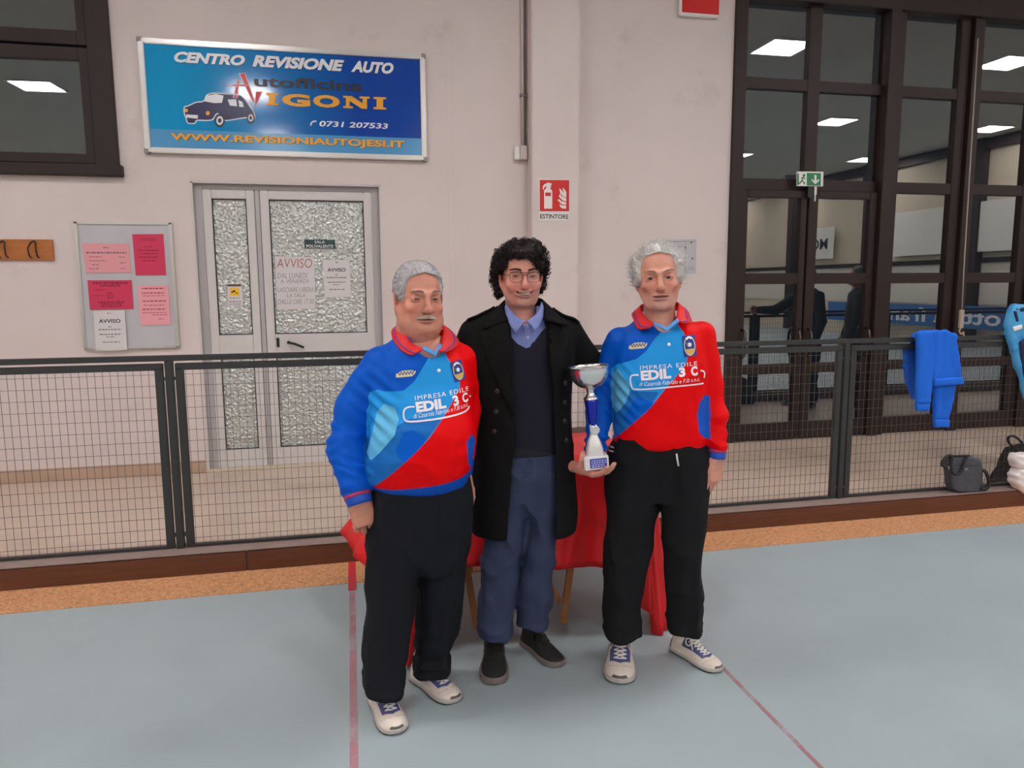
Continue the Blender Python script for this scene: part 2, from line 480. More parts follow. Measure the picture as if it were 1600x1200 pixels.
hx0, hx1, hy0, hz1 = HALL['x0'], HALL['x1'], HALL['y0'], HALL['z1']
struct(box('floor', hx0, hx1, hy0, 3.815, -0.06, 0.0, M_court))
struct(box('floor_passage', hx0, hx1, 4.30, YW + 0.4, -0.06, 0.0, M_pass))
struct(box('trim_1', hx0, hx1, 3.815, YK + 0.02, -0.06, 0.004, M_cork))
# kerb: varnished planks along the court with a grey painted top
kerb = empty('wooden_kerb', (0, YK, 0)); struct(kerb)
kx = [hx0, -7.9, -4.6, -0.60, 1.74, 4.9, 8.4, 11.9, hx1]
for a, b in zip(kx[:-1], kx[1:]):
    box('plank', a + 0.001, b - 0.001, 0.0, 0.045, 0.0, 0.118, M_kerb, kerb, b=0.004)
box('kerb_top', hx0, hx1, 0.004, 0.195, 0.02, 0.1235, M_kerbtop, kerb)
# painted lines across the court
struct(box('trim_2', -0.052, -0.024, -2.5, 3.815, -0.01, 0.0012, M_redline))
struct(box('trim_8', -0.058, -0.018, 3.72, YK, -0.01, 0.0052, mat('fresh_red_tape', (196, 44, 56), rough=0.5)))
struct(box('trim_3', 1.428, 1.444, -2.5, 3.80, -0.01, 0.0012, M_redline2))
# end wall with its openings: high window, door, big window
DX0, DX1, DZ = -1.225, 0.287, 2.405
WX0, WX1, WZ1 = 3.538, 9.9, 4.42
LX1, LZ0, LZ1 = -1.755, 2.43, 4.25
wm = MB()
T0, T1 = YW, YW + 0.30
wm.box(hx0, -8.0, T0, T1, 0, hz1); wm.box(-8.0, LX1, T0, T1, 0, LZ0); wm.box(-8.0, LX1, T0, T1, LZ1, hz1)
wm.box(LX1, DX0, T0, T1, 0, hz1); wm.box(DX0, DX1, T0, T1, DZ, hz1); wm.box(DX1, WX0, T0, T1, 0, hz1)
wm.box(WX0, WX1, T0, T1, WZ1, hz1); wm.box(WX1, hx1, T0, T1, 0, hz1)
wall_end = struct(wm.build('wall_back', M_wall))
# vertical joint of the wall panels and the pier
for px in (700, 708):
    p = W(px, 250); box('joint_strip', p.x - 0.004, p.x + 0.004, YW - 0.003, YW, 0.1, hz1, M_wall, wall_end)
PX0, PX1 = at(831, 300, YW - 0.17).x, at(905, 300, YW - 0.17).x
pier = struct(box('wall_pier', PX0, PX1, YW - 0.17, YW + 0.02, 0, hz1, M_wall, b=0.008))
struct(box('wall_left', hx0 - 0.2, hx0, hy0, YW + 0.3, 0, hz1, M_wall2))
wr = struct(box('wall_right', hx1, hx1 + 0.2, hy0, YW + 0.3, 0, hz1, M_wall2))
struct(box('wall_front', hx0, hx1, hy0 - 0.2, hy0, 0, hz1, M_wall2))
struct(box('ceiling', hx0 - 0.2, hx1 + 0.2, hy0 - 0.2, YW + 0.3, hz1, hz1 + 0.15, M_ceil))
# baseboard of the end wall
for k, (a, b) in enumerate(((hx0, DX0 - 0.02), (DX1 + 0.02, PX0), (PX1, WX0 - 0.02))):
    struct(box('baseboard_%s' % ('left', 'middle', 'right')[k], a, b, YW - 0.018, YW, 0, 0.10, M_base, b=0.003))
# far side of the hall (seen mirrored in the panes): columns, rail, low white wall
for y in (-14.6, -10.3, -6.4, -2.4, 1.6):
    struct(box('column', hx1 - 0.22, hx1, y - 0.14, y + 0.14, 0, hz1, M_brown, b=0.01))
struct(box('trim_4', hx1 - 0.10, hx1, hy0, YW, 2.04, 2.16, M_brown))
struct(box('trim_5', hx1 - 0.14, hx1, hy0, YW, 4.74, 4.98, M_brown))
M_lowwall = mat('pale_lower_wall', (222, 214, 204), rough=0.7)
struct(box('trim_6', hx1 - 0.03, hx1, hy0, YW, 1.02, 2.04, M_lowwall))
M_banner_blue = mat('blue_banner_print', (44, 108, 172), rough=0.6)
M_banner_white = mat('white_banner_print', (225, 222, 216), rough=0.6)
M_ink = mat('dark_ink', (40, 38, 44), rough=0.7)
M_whiteink = mat('white_ink', (238, 238, 240), rough=0.55)
def side_banner(y0, y1, z0, z1, X, m, label, words=None, ink=None, box_=None):
    b = MB().box(X - 0.012, X, y0, y1, z0, z1).build('advertising_banner', m); tag(b, label, 'banner')
    if words:
        V, F = text_fit(words, *box_, bold=0.02)
        # facing -X: text runs towards -Y when read from inside the hall
        pyd('lettering', [(X - 0.014, -v[0], v[1]) for v in V], F, ink, b)['kind'] = 'stuff'
    return b
side_banner(-7.4, 0.2, 0.45, 1.0, hx1 - 0.6, M_banner_blue, 'long blue advertising banner on the low barrier along the side wall', 'ottica fran', M_whiteink, (1.0, 4.6, 0.55, 0.92))
side_banner(-5.2, -0.6, 2.3, 3.5, hx1 - 0.16, M_banner_white, 'large white advertising banner high on the side wall')
side_banner(-9.4, -7.9, 2.35, 3.35, hx1 - 0.16, M_banner_white, 'small white advertising banner between columns on the side wall', 'MO', M_ink, (8.2, 9.1, 2.65, 3.0))

# LED panels in the ceiling
M_led = mat('led_diffuser', (255, 247, 240), rough=0.5, emit=1.0)
M_led.node_tree.nodes['Principled BSDF'].inputs['Emission Color'].default_value = (*PANEL_COLOR, 1)
M_led.node_tree.nodes['Principled BSDF'].inputs['Emission Strength'].default_value = PANEL_POWER
M_ledframe = mat('led_frame', (220, 220, 220), rough=0.5)
s = PANEL_S / 2
fr = MB(); fr.box(-s - .03, s + .03, -s - .03, -s, -0.03, 0); fr.box(-s - .03, s + .03, s, s + .03, -0.03, 0); fr.box(-s - .03, -s, -s, s, -0.03, 0); fr.box(s, s + .03, -s, s, -0.03, 0)
led_frame = None
for X in PANEL_X:
    for Y in PANEL_Y:
        t = empty('ceiling_light', (X, Y, hz1), 'square white LED panel set into the hall ceiling', 'ceiling light', 'LED panels in the hall ceiling')
        if led_frame is None:
            led_frame = fr.build('frame', M_ledframe, t); led_diff = MB().box(-s, s, -s, s, -0.02, -0.004).build('diffuser', M_led, t)
        else:
            for src in (led_frame, led_diff):
                c = src.copy(); COL.objects.link(c); c.parent = t

# ------------------------------------------------------------------ big window with the emergency exit
win2 = empty('window_2', (0, 0, 0)); struct(win2)
Y0, Y1 = YW + 0.02, YW + 0.10     # bars, slightly back from the wall face
def bar(name, x0, x1, z0, z1, par, y0=Y0, y1=Y1, m=M_brown): return box(name, x0, x1, y0, y1, z0, z1, m, par, b=0.004)
def X_(px, py): return at(px, py, Y0).x
def Z_(px, py): return at(px, py, Y0).z
xa = [X_(1140, 250), X_(1156, 250)]               # left jamb
xA = [X_(1158, 250), X_(1257, 250)]               # pane column A
xB = [X_(1276, 250), X_(1368, 250)]
xP = [X_(1372, 250), X_(1400, 250)]               # thick post
xC = [X_(1403, 250), X_(1489, 250)]
xD0 = X_(1520, 250)
pw = xC[1] - xC[0]
zt = [Z_(1200, 121), Z_(1200, 139)]; zm = [Z_(1200, 279), Z_(1200, 297)]; zr = [Z_(1200, 427), Z_(1200, 444)]; zl = [Z_(1200, 569), Z_(1200, 584)]; zb = Z_(1200, 661)
ztop = Z_(1450, 24)
box('jamb', WX0 - 0.005, xA[0], YW - 0.03, Y1, 0, WZ1, M_brown, win2, b=0.004)
bar('post', xP[0], xP[0] + (xP[1] - xP[0]) * 0.55, 0, WZ1, win2, YW - 0.06, Y1)
bar('post', xP[0] + (xP[1] - xP[0]) * 0.6, xP[1], 0, WZ1, win2, YW - 0.02, Y1)
cols = [xA, xB, xC]
x = xC[1]
xs_st = []
posts = []
while x < WX1 - pw:
    posts.append((x + 0.012, xD0 - xC[1] - 0.02 + x)); cols.append([x + (xD0 - xC[1]), x + (xD0 - xC[1]) + pw]); x = cols[-1][1]
for a, b in posts:
    m_ = (a + b) / 2
    bar('mullion', a - 0.012, m_ - 0.004, 0, WZ1, win2, Y0, Y1); bar('mullion', m_ + 0.004, b + 0.02, 0, WZ1, win2, YW - 0.02, Y1)
bar('mullion', xA[1], xB[0], zm[1], WZ1, win2)
bar('head', WX0, WX1, ztop, WZ1 + .02, win2, YW - .065, Y1)
for a, b in [(xA[0], xP[0])] + [(c[0] - 0.02, c[1] + 0.02) for c in cols[2:]]:
    bar('transom', a, b, zt[1], zt[0], win2, Y0 + 0.005, Y1); bar('transom', a, b, zm[1], zm[0], win2, Y0 + 0.005, Y1)
for c in cols[2:]:
    a, b = c[0] - 0.02, c[1] + 0.02
    for lo, hi in ((zr[1], zr[0]), (zl[1], zl[0]), (0.0, zb)): bar('transom', a, b, lo, hi, win2, Y0 + 0.005, Y1)
def pane(x0, x1, z0, z1, par, Y=YW + 0.06, m=M_glass):
    return pyd('pane', [(x0 - .01, Y, z0 - .01), (x1 + .01, Y, z0 - .01), (x1 + .01, Y, z1 + .01), (x0 - .01, Y, z1 + .01)], [(0, 1, 2, 3)], m, par)
for c in cols:
    pane(c[0], c[1], zt[0], ztop, win2); pane(c[0], c[1], zm[0], zt[1], win2)
for c in cols[2:]:
    pane(c[0], c[1], zr[0], zm[1], win2); pane(c[0], c[1], zl[0], zr[1], win2); pane(c[0], c[1], zb, zl[1], win2)
# the two exit door leaves
M_steel = mat('dark_polished_steel', (86, 78, 78), rough=0.2, metal=0.9)
for k, (a, b) in enumerate(((xA[0], X_(1262, 250)), (X_(1264, 250), xP[0]))):
    d = empty('door_%d' % (k + 2), (0, 0, 0)); struct(d)
    ya, yb = Y0 - 0.03, Y0 + 0.03
    pa, pb = (X_(1165, 360), X_(1247, 360)) if k == 0 else (X_(1274, 360), X_(1354, 360))
    zd = zm[1] - 0.005
    ph = Z_(1200, 309)
    bar('stile', a + 0.004, pa, 0.01, zd, d, ya, yb); bar('stile', pb, b - 0.004, 0.01, zd, d, ya, yb)
    for lo, hi in ((ph, zd), (zr[1], zr[0]), (zl[1], zl[0]), (0.01, zb)): bar('rail', pa, pb, lo, hi, d, ya, yb)
    for lo, hi in ((zr[0], ph), (zl[0], zr[1]), (zb, zl[1])): pane(pa, pb, lo, hi, d, Y=YW + 0.02)
    for hxp in ((a + 0.05), (b - 0.06)):
        zc = 0.98
        pts = catmull([(hxp, ya + .01, zc + .13), (hxp, ya - .05, zc + .11), (hxp, ya - .075, zc), (hxp, ya - .05, zc - .12), (hxp, ya + .01, zc - .14)], 5)
        MB().tube(pts, 0.014, 8).build('push_handle', M_steel, d, smooth=True)
# box of the door closer with keys
kx_ = at(1263, 300, YW - 0.02)
kl = empty('door_lock_box', (kx_.x, YW - 0.03, kx_.z), 'small dark lock box with hanging keys below the exit sign', 'lock')
box('case', -0.03, 0.03, -0.03, 0.03, -0.06, 0.05, M_black, kl, b=0.004)
box('key', 0.035, 0.06, -0.035, -0.03, -0.03, 0.045, M_silver, kl); box('key', 0.042, 0.052, -0.035, -0.03, -0.09, -0.03, M_silver, kl)
# window opener cord with its crank handle
M_cord = mat('beige_plastic_cord', (176, 160, 146), rough=0.5)
c0, c1, c2 = at(1528, 60, YW - 0.06), at(1506, 420, YW - 0.08), at(1503, 484, YW - 0.09)
cord = empty('window_opener', (c2.x, YW - 0.09, c2.z), 'beige window opener cord with flat handle hanging between the tall panes', 'window opener')
MB().tube([Vector(c0) - cord.location, Vector(c1) - cord.location, (0, 0, 0)], 0.006, 6).build('cord', M_cord, cord, smooth=True)
box('grip', -0.028, 0.028, -0.012, 0.012, -0.19, 0.0, M_cord, cord, b=0.006)
MB().tube(catmull([(0.0, 0, -0.18), (-0.012, 0, -0.22), (0.005, -.01, -0.25), (0.03, -.01, -0.23), (0.034, -.01, -0.27)], 5), 0.008, 6).build('hook', M_cord, cord, smooth=True)

# ------------------------------------------------------------------ high window on the left
win1 = empty('window_1', (0, 0, 0)); struct(win1)
def XL(px, py): return at(px, py, YW + 0.03).x
def ZL(px, py): return at(px, py, YW + 0.03).z
fx1 = LX1
xi = XL(134, 200); xj = XL(148, 200)
box('jamb', XL(146, 150), fx1 + 0.02, YW - 0.04, YW + 0.10, LZ0, LZ1, M_brown, win1, b=0.004)
box('sill', -8.0, fx1 + 0.045, YW - 0.07, YW + 0.10, ZL(60, 275), ZL(60, 257), M_brown, win1, b=0.006)
zw = [ZL(80, 255), ZL(80, 240), ZL(80, 95), ZL(80, 72), ZL(80, 64), ZL(80, 48)]
step = 1.75
for k in range(4):
    r = xj - k * step; l = r - step + 0.10
    pr = r - (xj - xi); pl = l + (xj - xi)
    for z0, z1 in ((zw[0], zw[3] - 0.01), (zw[3] + 0.01, LZ1)):
        bar('sash_stile', pr, r, z0, z1, win1, YW - 0.01, YW + 0.06); bar('sash_stile', l, pl, z0, z1, win1, YW - 0.01, YW + 0.06)
    bar('sash_rail', pl, pr, zw[0], zw[1], win1, YW - 0.01, YW + 0.06); bar('sash_rail', pl, pr, zw[2], zw[3] - 0.01, win1, YW - 0.01, YW + 0.06)
    bar('sash_rail', pl, pr, zw[3] + 0.01, zw[5], win1, YW - 0.01, YW + 0.06); bar('sash_rail', pl, pr, LZ1 - 0.08, LZ1, win1, YW - 0.01, YW + 0.06)
    bar('post', l - 0.10, l, LZ0, LZ1, win1, YW - 0.02, YW + 0.10)
    for za, zb_ in ((zw[1], zw[2]), (zw[5], LZ1 - 0.08)):      # panes angled slightly on purpose, to steer the mirrored ceiling panels
        pyd('pane', [(pl - .01, YW + .045, za - .01), (pr + .01, YW + .002, za - .01), (pr + .01, YW + .002, zb_ + .01), (pl - .01, YW + .045, zb_ + .01)], [(0, 1, 2, 3)], M_glass, win1)

# ------------------------------------------------------------------ white aluminium double door
M_frost = mat('embossed_frosted_glass', (196, 198, 196), rough=0.22, metal=0.4, spec=0.6)
nt = M_frost.node_tree; N = nt.nodes; L = nt.links
vo = N.new('ShaderNodeTexVoronoi'); vo.inputs['Scale'].default_value = 46; vo.feature = 'SMOOTH_F1'
tc_ = N.new('ShaderNodeTexCoord'); no = N.new('ShaderNodeTexNoise'); no.inputs['Scale'].default_value = 30
ad = N.new('ShaderNodeMixRGB'); ad.inputs[0].default_value = 0.03
L.new(tc_.outputs['Object'], ad.inputs[1]); L.new(no.outputs['Color'], ad.inputs[2]); L.new(tc_.outputs['Object'], no.inputs['Vector'])
L.new(ad.outputs[0], vo.inputs['Vector'])
bp = N.new('ShaderNodeBump'); bp.inputs['Strength'].default_value = 1.0; bp.inputs['Distance'].default_value = 0.02
L.new(vo.outputs['Distance'], bp.inputs['Height']); L.new(bp.outputs[0], N['Principled BSDF'].inputs['Normal'])
door = empty('door_1', (0, 0, 0)); struct(door)
YD = YW + 0.09
def XD(px, py): return at(px, py, YD).x
def ZD(px, py): return at(px, py, YD).z
# plain reveal lining
box('lining', DX0, DX0 + 0.012, YW + 0.004, YW + 0.28, 0, DZ, M_alu, door); box('lining', DX1 - 0.012, DX1, YW + 0.004, YW + 0.28, 0, DZ, M_alu, door); box('lining', DX0, DX1, YW + 0.004, YW + 0.28, DZ - 0.012, DZ, M_alu, door)
ftop = ZD(400, 298)
nl = [XD(318, 320), XD(398, 320)]; wl = [XD(407, 320), XD(580, 320)]
ng = [XD(332, 330), XD(386, 330)]; wg = [XD(421, 330), XD(568, 330)]
gz1, gz0 = ZD(360, 311), ZD(375, 523); qz1, qz0 = ZD(380, 556), ZD(380, 701)
bar('frame', DX0 + .012, nl[0], 0, ftop + 0.05, door, YD - .03, YD + .03, M_alud); bar('frame', wl[1], DX1 - .012, 0, ftop + 0.05, door, YD - .03, YD + .03, M_alud)
bar('frame', nl[0], wl[1], ftop, DZ - 0.012, door, YD - .03, YD + .03, M_alud)
bar('frame', nl[1] + .004, wl[0] - .004, 0.01, ftop, door, YD - .022, YD + .03, M_alud)
for nm, (a, b), (ga, gb) in (('narrow_leaf', nl, ng), ('wide_leaf', wl, wg)):
    lf = empty(nm, (0, 0, 0)); lf.parent = door
    bar('stile', a, ga, 0.012, ftop, lf, YD - .028, YD + .022, M_alu); bar('stile', gb, b, 0.012, ftop, lf, YD - .028, YD + .022, M_alu)
    for z0, z1 in ((gz1, ftop), (qz1, gz0), (0.012, qz0)): bar('rail', ga, gb, z0, z1, lf, YD - .026, YD + .022, M_alu)
    for z0, z1 in ((gz0, gz1), (qz0, qz1)):
        box('pane', ga, gb, YD - .008, YD, z0, z1, M_frost, lf)
        g = MB(); w_ = 0.008
        g.box(ga, gb, YD - .02, YD - .006, z1 - w_, z1); g.box(ga, gb, YD - .02, YD - .006, z0, z0 + w_); g.box(ga, ga + w_, YD - .02, YD - .006, z0, z1); g.box(gb - w_, gb, YD - .02, YD - .006, z0, z1)
        g.build('gasket', M_gasket, lf)
    if nm == 'wide_leaf':
        h0 = at(451, 535, YD - .05)
        hd = MB(); hd.tube([(h0.x, YD - .02, h0.z), (h0.x, YD - .07, h0.z)], 0.013, 10); hd.tube([(h0.x, YD - .07, h0.z), (h0.x + .05, YD - .07, h0.z - .012), (h0.x + .125, YD - .065, h0.z - .045)], [.011, .011, .010], 10)
        hd.lathe([(0.02, 0)], 4) if False else None
        hd.build('lever_handle', M_black, lf, smooth=True)
        box('lock_plate', XD(435, 537) - .012, XD(435, 537) + .012, YD - .034, YD - .02, h0.z - .04, h0.z + .04, M_black, lf, b=0.003)
# threshold
M_thr = mat('stone_threshold', (206, 190, 168), rough=0.5, var=0.06)
struct(box('trim_7', DX0 - .02, DX1 + .02, YW - 0.03, YW + 0.28, -0.01, 0.012, M_thr, b=0.003))

# ------------------------------------------------------------------ paper and signs
M_paper = mat('white_paper', (212, 206, 208), rough=0.7)
M_pink = mat('pale_pink_paper', (224, 152, 160), rough=0.7)
M_fuchsia = mat('fuchsia_paper', (206, 52, 90), rough=0.7)
M_rose = mat('rose_paper', (232, 160, 170), rough=0.7)
M_greyink = mat('faint_print', (120, 106, 112), rough=0.7)
M_redink = mat('red_marker', (170, 60, 70), rough=0.7)
M_fuchink = mat('print_on_fuchsia', (140, 24, 56), rough=0.7)
def Wp(px, py, Y): q = at(px, py, Y); return (q.x, q.z)
def paper(quad, Y, m, label, name='notice_sheet', t=0.002, group=None):
    """quad: four picture corners tl, tr, br, bl on the plane y = Y"""
    P = [Wp(a, b, Y) for a, b in quad]
    V = [(x_, Y - 0.001, z_) for x_, z_ in P] + [(x_, Y - 0.001 - t, z_) for x_, z_ in P]
    F = [(0, 1, 2, 3), (7, 6, 5, 4), (0, 4, 5, 1), (1, 5, 6, 2), (2, 6, 7, 3), (3, 7, 4, 0)]
    o = pyd(name, V, F, m); tag(o, label, 'notice', group); return o
def wtext(s, a, b, c, d, Y, m, par, bold=0.0, shear=0.0, name='lettering'):
    """fit a line of lettering to the picture box left a, right b, top c, bottom d on plane Y"""
    x0, z0 = Wp(a, d, Y); x1, _ = Wp(b, (c + d) / 2, Y); _, z1 = Wp(a, c, Y)
    V, F = text_fit(s, x0, x1, z0, z1, bold, shear); return flat(name, V, F, Y, m, par)
def print_lines(par, rows, Y, m):
    mb = MB()
    for a, b, y, h in rows:
        x0, z = Wp(a, y, Y); x1, _ = Wp(b, y, Y); k = x0
        rr = random.Random(int(a * 7 + y))
        while k < x1:
            w_ = rr.uniform(0.008, 0.03); mb.box(k, min(k + w_, x1), Y - 0.0004, Y, z - h / 2, z + h / 2); k += w_ + 0.006
    o = mb.build('printed_lines', m, par); o['kind'] = 'stuff'; return o
# notice board
nb0, nb1 = W(116, 345), W(281, 543)
nx0, nx1, nz0, nz1 = -2.095, -1.382, 1.065, 2.075
nbd = empty('notice_board', ((nx0 + nx1) / 2, YW, nz0), 'grey magnetic notice board with aluminium frame beside the white door', 'notice board')
M_board = mat('grey_magnetic_board', (188, 184, 190), rough=0.42, var=0.05, vscale=4)
o_ = nbd.location
def loc(b): b.location = -Vector(o_); return b
loc(box('board', nx0, nx1, YW - 0.018, YW, nz0, nz1, M_board, nbd))
fw = 0.022
for nm, a, b, c, d in (('frame_bar', nx0 - .004, nx0 + fw, nz0, nz1), ('frame_bar', nx1 - fw, nx1 + .004, nz0, nz1), ('frame_bar', nx0, nx1, nz1 - fw, nz1 + .004), ('frame_bar', nx0, nx1, nz0 - .004, nz0 + fw * .6)):
    loc(box(nm, a, b, YW - 0.03, YW, c, d, M_silver, nbd, b=0.003))
def nbq(pts): return [(100 + a / 5.215, 330 + b / 5.215) for a, b in pts]
YB = YW - 0.021
pa = paper(nbq([(150, 262), (528, 265), (548, 500), (180, 503)]), YB, M_pink, 'pale pink price list pinned upper left on the notice board')
print_lines(pa, [(100 + x0 / 5.215, 100 + x1 / 5.215, 330 + y / 5.215, h) for x0, x1, y, h in ((180, 510, 338, .012), (205, 310, 372, .006), (445, 500, 374, .006), (205, 345, 403, .006), (225, 285, 436, .006), (455, 500, 421, .006), (205, 285, 468, .006), (455, 505, 466, .006), (320, 365, 297, .01))], YB - .0035, M_greyink)
pb_ = paper(nbq([(556, 188), (810, 186), (832, 520), (585, 522)]), YB, M_fuchsia, 'tall fuchsia notice headed AVVISO on the notice board')
wtext('AVVISO', *[100 + 625 / 5.215, 100 + 750 / 5.215, 330 + 217 / 5.215, 330 + 243 / 5.215], YB - .0035, M_fuchink, pb_, 0.01)
print_lines(pb_, [(100 + x0 / 5.215, 100 + x1 / 5.215, 330 + y / 5.215, h) for x0, x1, y, h in ((650, 730, 290, .006), (605, 780, 318, .008), (618, 770, 345, .008), (615, 770, 374, .008), (640, 755, 404, .007))], YB - .0035, M_fuchink)
pc = paper(nbq([(192, 563), (550, 562), (568, 797), (213, 803)]), YB, M_fuchsia, 'wide fuchsia timetable notice on the left of the notice board')
print_lines(pc, [(100 + x0 / 5.215, 100 + x1 / 5.215, 330 + y / 5.215, h) for x0, x1, y, h in ((232, 515, 585, .016), (290, 465, 606, .012), (240, 340, 640, .006), (350, 402, 668, .008), (350, 405, 688, .008), (350, 408, 706, .008), (240, 330, 688, .005), (280, 495, 742, .012), (300, 480, 758, .010), (305, 480, 775, .010))], YB - .0035, M_fuchink)
pd = paper(nbq([(595, 605), (850, 603), (872, 925), (625, 932)]), YB, M_rose, 'tall pale pink notice low on the right of the notice board')
print_lines(pd, [(100 + x0 / 5.215, 100 + x1 / 5.215, 330 + y / 5.215, h) for x0, x1, y, h in ((635, 815, 630, .010), (635, 820, 667, .009), (640, 820, 690, .005), (640, 830, 733, .009), (650, 815, 767, .006), (640, 830, 800, .009), (640, 840, 827, .005), (720, 840, 845, .005), (770, 815, 878, .005))], YB - .0035, M_redink)
pe = paper(nbq([(240, 812), (495, 806), (517, 1130), (262, 1140)]), YB - .012, M_paper, 'white AVVISO sheet hanging over the bottom edge of the notice board')
wtext('AVVISO', *[100 + 285 / 5.215, 100 + 460 / 5.215, 330 + 880 / 5.215, 330 + 912 / 5.215], YB - .0155, M_ink, pe, 0.02)
print_lines(pe, [(100 + x0 / 5.215, 100 + x1 / 5.215, 330 + y / 5.215, h) for x0, x1, y, h in ((360, 385, 942, .006), (282, 468, 966, .008), (290, 468, 1005, .008), (345, 415, 1025, .006), (315, 455, 1068, .007), (350, 385, 832, .006))], YB - .0155, M_greyink)
# sheets on the door
YG = YD - 0.0095
dq = lambda pts: [(290 + a / 4.139, 270 + b / 4.139) for a, b in pts]
pf = paper(dq([(578, 540), (832, 546), (840, 880), (592, 884)]), YG, M_paper, 'handwritten AVVISO poster taped to the frosted door glass')
for s_, a, b, c, d, m_ in (('AVVISO', 590, 818, 556, 614, M_redink), ('DAL LUNEDI', 596, 785, 648, 682, M_greyink), ('A VENERDI', 612, 795, 690, 714, M_greyink), ('LASCIARE LIBERA', 596, 828, 742, 772, M_greyink), ('LA SALA', 655, 775, 780, 806, M_greyink), ('DALLE ORE 17.30', 598, 830, 818, 850, M_greyink)):
    wtext(s_, 290 + a / 4.139, 290 + b / 4.139, 270 + c / 4.139, 270 + d / 4.139, YG - .0035, m_, pf, -0.012, 0.12)
pg = paper(dq([(886, 563), (1060, 563), (1070, 802), (900, 806)]), YG, M_paper, 'small printed AVVISO sheet taped on the right of the frosted door glass')
wtext('AVVISO', 290 + 918 / 4.139, 290 + 1035 / 4.139, 270 + 616 / 4.139, 270 + 640 / 4.139, YG - .0035, M_ink, pg, 0.02)
print_lines(pg, [(290 + x0 / 4.139, 290 + x1 / 4.139, 270 + y / 4.139, h) for x0, x1, y, h in ((968, 985, 660, .006), (912, 1040, 678, .009), (920, 1035, 708, .008), (955, 1000, 724, .007), (930, 1030, 755, .008), (970, 985, 580, .008))], YG - .0035, M_greyink)
M_teal = mat('dark_teal_plate', (42, 66, 72), rough=0.4)
ph_ = paper(dq([(767, 431), (966, 434), (970, 491), (770, 489)]), YG, M_teal, 'dark plate reading SALA POLIVALENTE on the frosted door glass', name='room_plate'); ph_['category'] = 'sign'
wtext('SALA', 290 + 835 / 4.139, 290 + 900 / 4.139, 270 + 438 / 4.139, 270 + 456 / 4.139, YG - .0035, M_whiteink, ph_, 0.0)
wtext('POLIVALENTE', 290 + 782 / 4.139, 290 + 954 / 4.139, 270 + 465 / 4.139, 270 + 484 / 4.139, YG - .0035, M_whiteink, ph_, 0.0)
M_yellow = mat('yellow_print', (236, 184, 24), rough=0.5)
M_brownink = mat('brown_print', (92, 70, 44), rough=0.6)
pi_ = paper(dq([(268, 716), (362, 716), (375, 858), (276, 862)]), YG, M_paper, 'yellow and white camera surveillance sticker on the narrow door pane', name='warning_sticker'); pi_['category'] = 'sticker'
poly_flat('yellow_square', [Wp(290 + a / 4.139, 270 + b / 4.139, YG - .0035) for a, b in ((288, 796), (348, 796), (346, 744), (286, 744))], YG - .0035, M_yellow, pi_)
poly_flat('header', [Wp(290 + a / 4.139, 270 + b / 4.139, YG - .0035) for a, b in ((271, 735), (360, 735), (359, 720), (270, 720))], YG - .0035, M_brownink, pi_)
poly_flat('camera_symbol', [Wp(290 + a / 4.139, 270 + b / 4.139, YG - .004) for a, b in ((298, 778), (322, 766), (318, 757), (294, 769))], YG - .004, M_ink, pi_)
flat('camera_bracket', *strip2([Wp(290 + a / 4.139, 270 + b / 4.139, YG - .004) for a, b in ((318, 768), (326, 779), (342, 779))], 0.006), YG - .004, M_ink, pi_)
print_lines(pi_, [(290 + x0 / 4.139, 290 + x1 / 4.139, 270 + y / 4.139, h) for x0, x1, y, h in ((285, 350, 810, .006), (280, 358, 834, .008), (280, 360, 850, .006))], YG - .0035, M_greyink)
# extinguisher sign on the pier
M_red = mat('sign_red', (206, 22, 26), rough=0.35)
YP = YW - 0.17
es = lambda a, b: (780 + a / 7.5, 220 + b / 7.5)
sg = paper([es(462, 440), es(824, 455), es(824, 935), es(468, 937)], YP, mat('sign_white', (224, 220, 216), rough=0.35), 'red and white fire extinguisher sign reading ESTINTORE on the wall pier', name='fire_extinguisher_sign', t=0.004); sg['category'] = 'sign'
Ye = YP - 0.0058
pw_ = lambda pts, Y=Ye: [Wp(*es(a, b), Y) for a, b in pts]
poly_flat('red_field', pw_([(476, 826), (820, 826), (820, 460), (474, 458)]), Ye, M_red, sg)
M_sw = mat('sign_symbol_white', (228, 222, 220), rough=0.35)
poly_flat('extinguisher_symbol', pw_([(527, 795), (622, 795), (622, 590), (612, 572), (598, 562), (598, 548), (612, 535), (600, 528), (618, 508), (612, 500), (588, 494), (570, 488), (552, 500), (530, 508), (514, 530), (508, 560), (518, 575), (530, 545), (550, 530), (556, 545), (545, 562), (530, 575), (526, 590)], Ye - .0006), Ye - .0006, M_sw, sg)
poly_flat('symbol_band', pw_([(540, 648), (606, 648), (606, 606), (540, 606)], Ye - .0012), Ye - .0012, M_red, sg)
for fl in ([(705, 555), (725, 572), (748, 600), (786, 625), (786, 668), (745, 650), (715, 615)], [(745, 545), (760, 565), (785, 595), (788, 628), (762, 612), (748, 580)], [(710, 620), (730, 650), (786, 675), (786, 712), (745, 700), (700, 655)], [(680, 692), (706, 684), (725, 706), (786, 722), (786, 750), (735, 745), (706, 718)], [(706, 740), (735, 756), (784, 758), (784, 795), (740, 794), (716, 775)]):
    poly_flat('flame_symbol', pw_(fl, Ye - .0006)[::-1], Ye - .0006, M_sw, sg)
wtext('ESTINTORE', *[780 + 480 / 7.5, 780 + 812 / 7.5, 220 + 858 / 7.5, 220 + 912 / 7.5], Ye, M_ink, sg, 0.02)
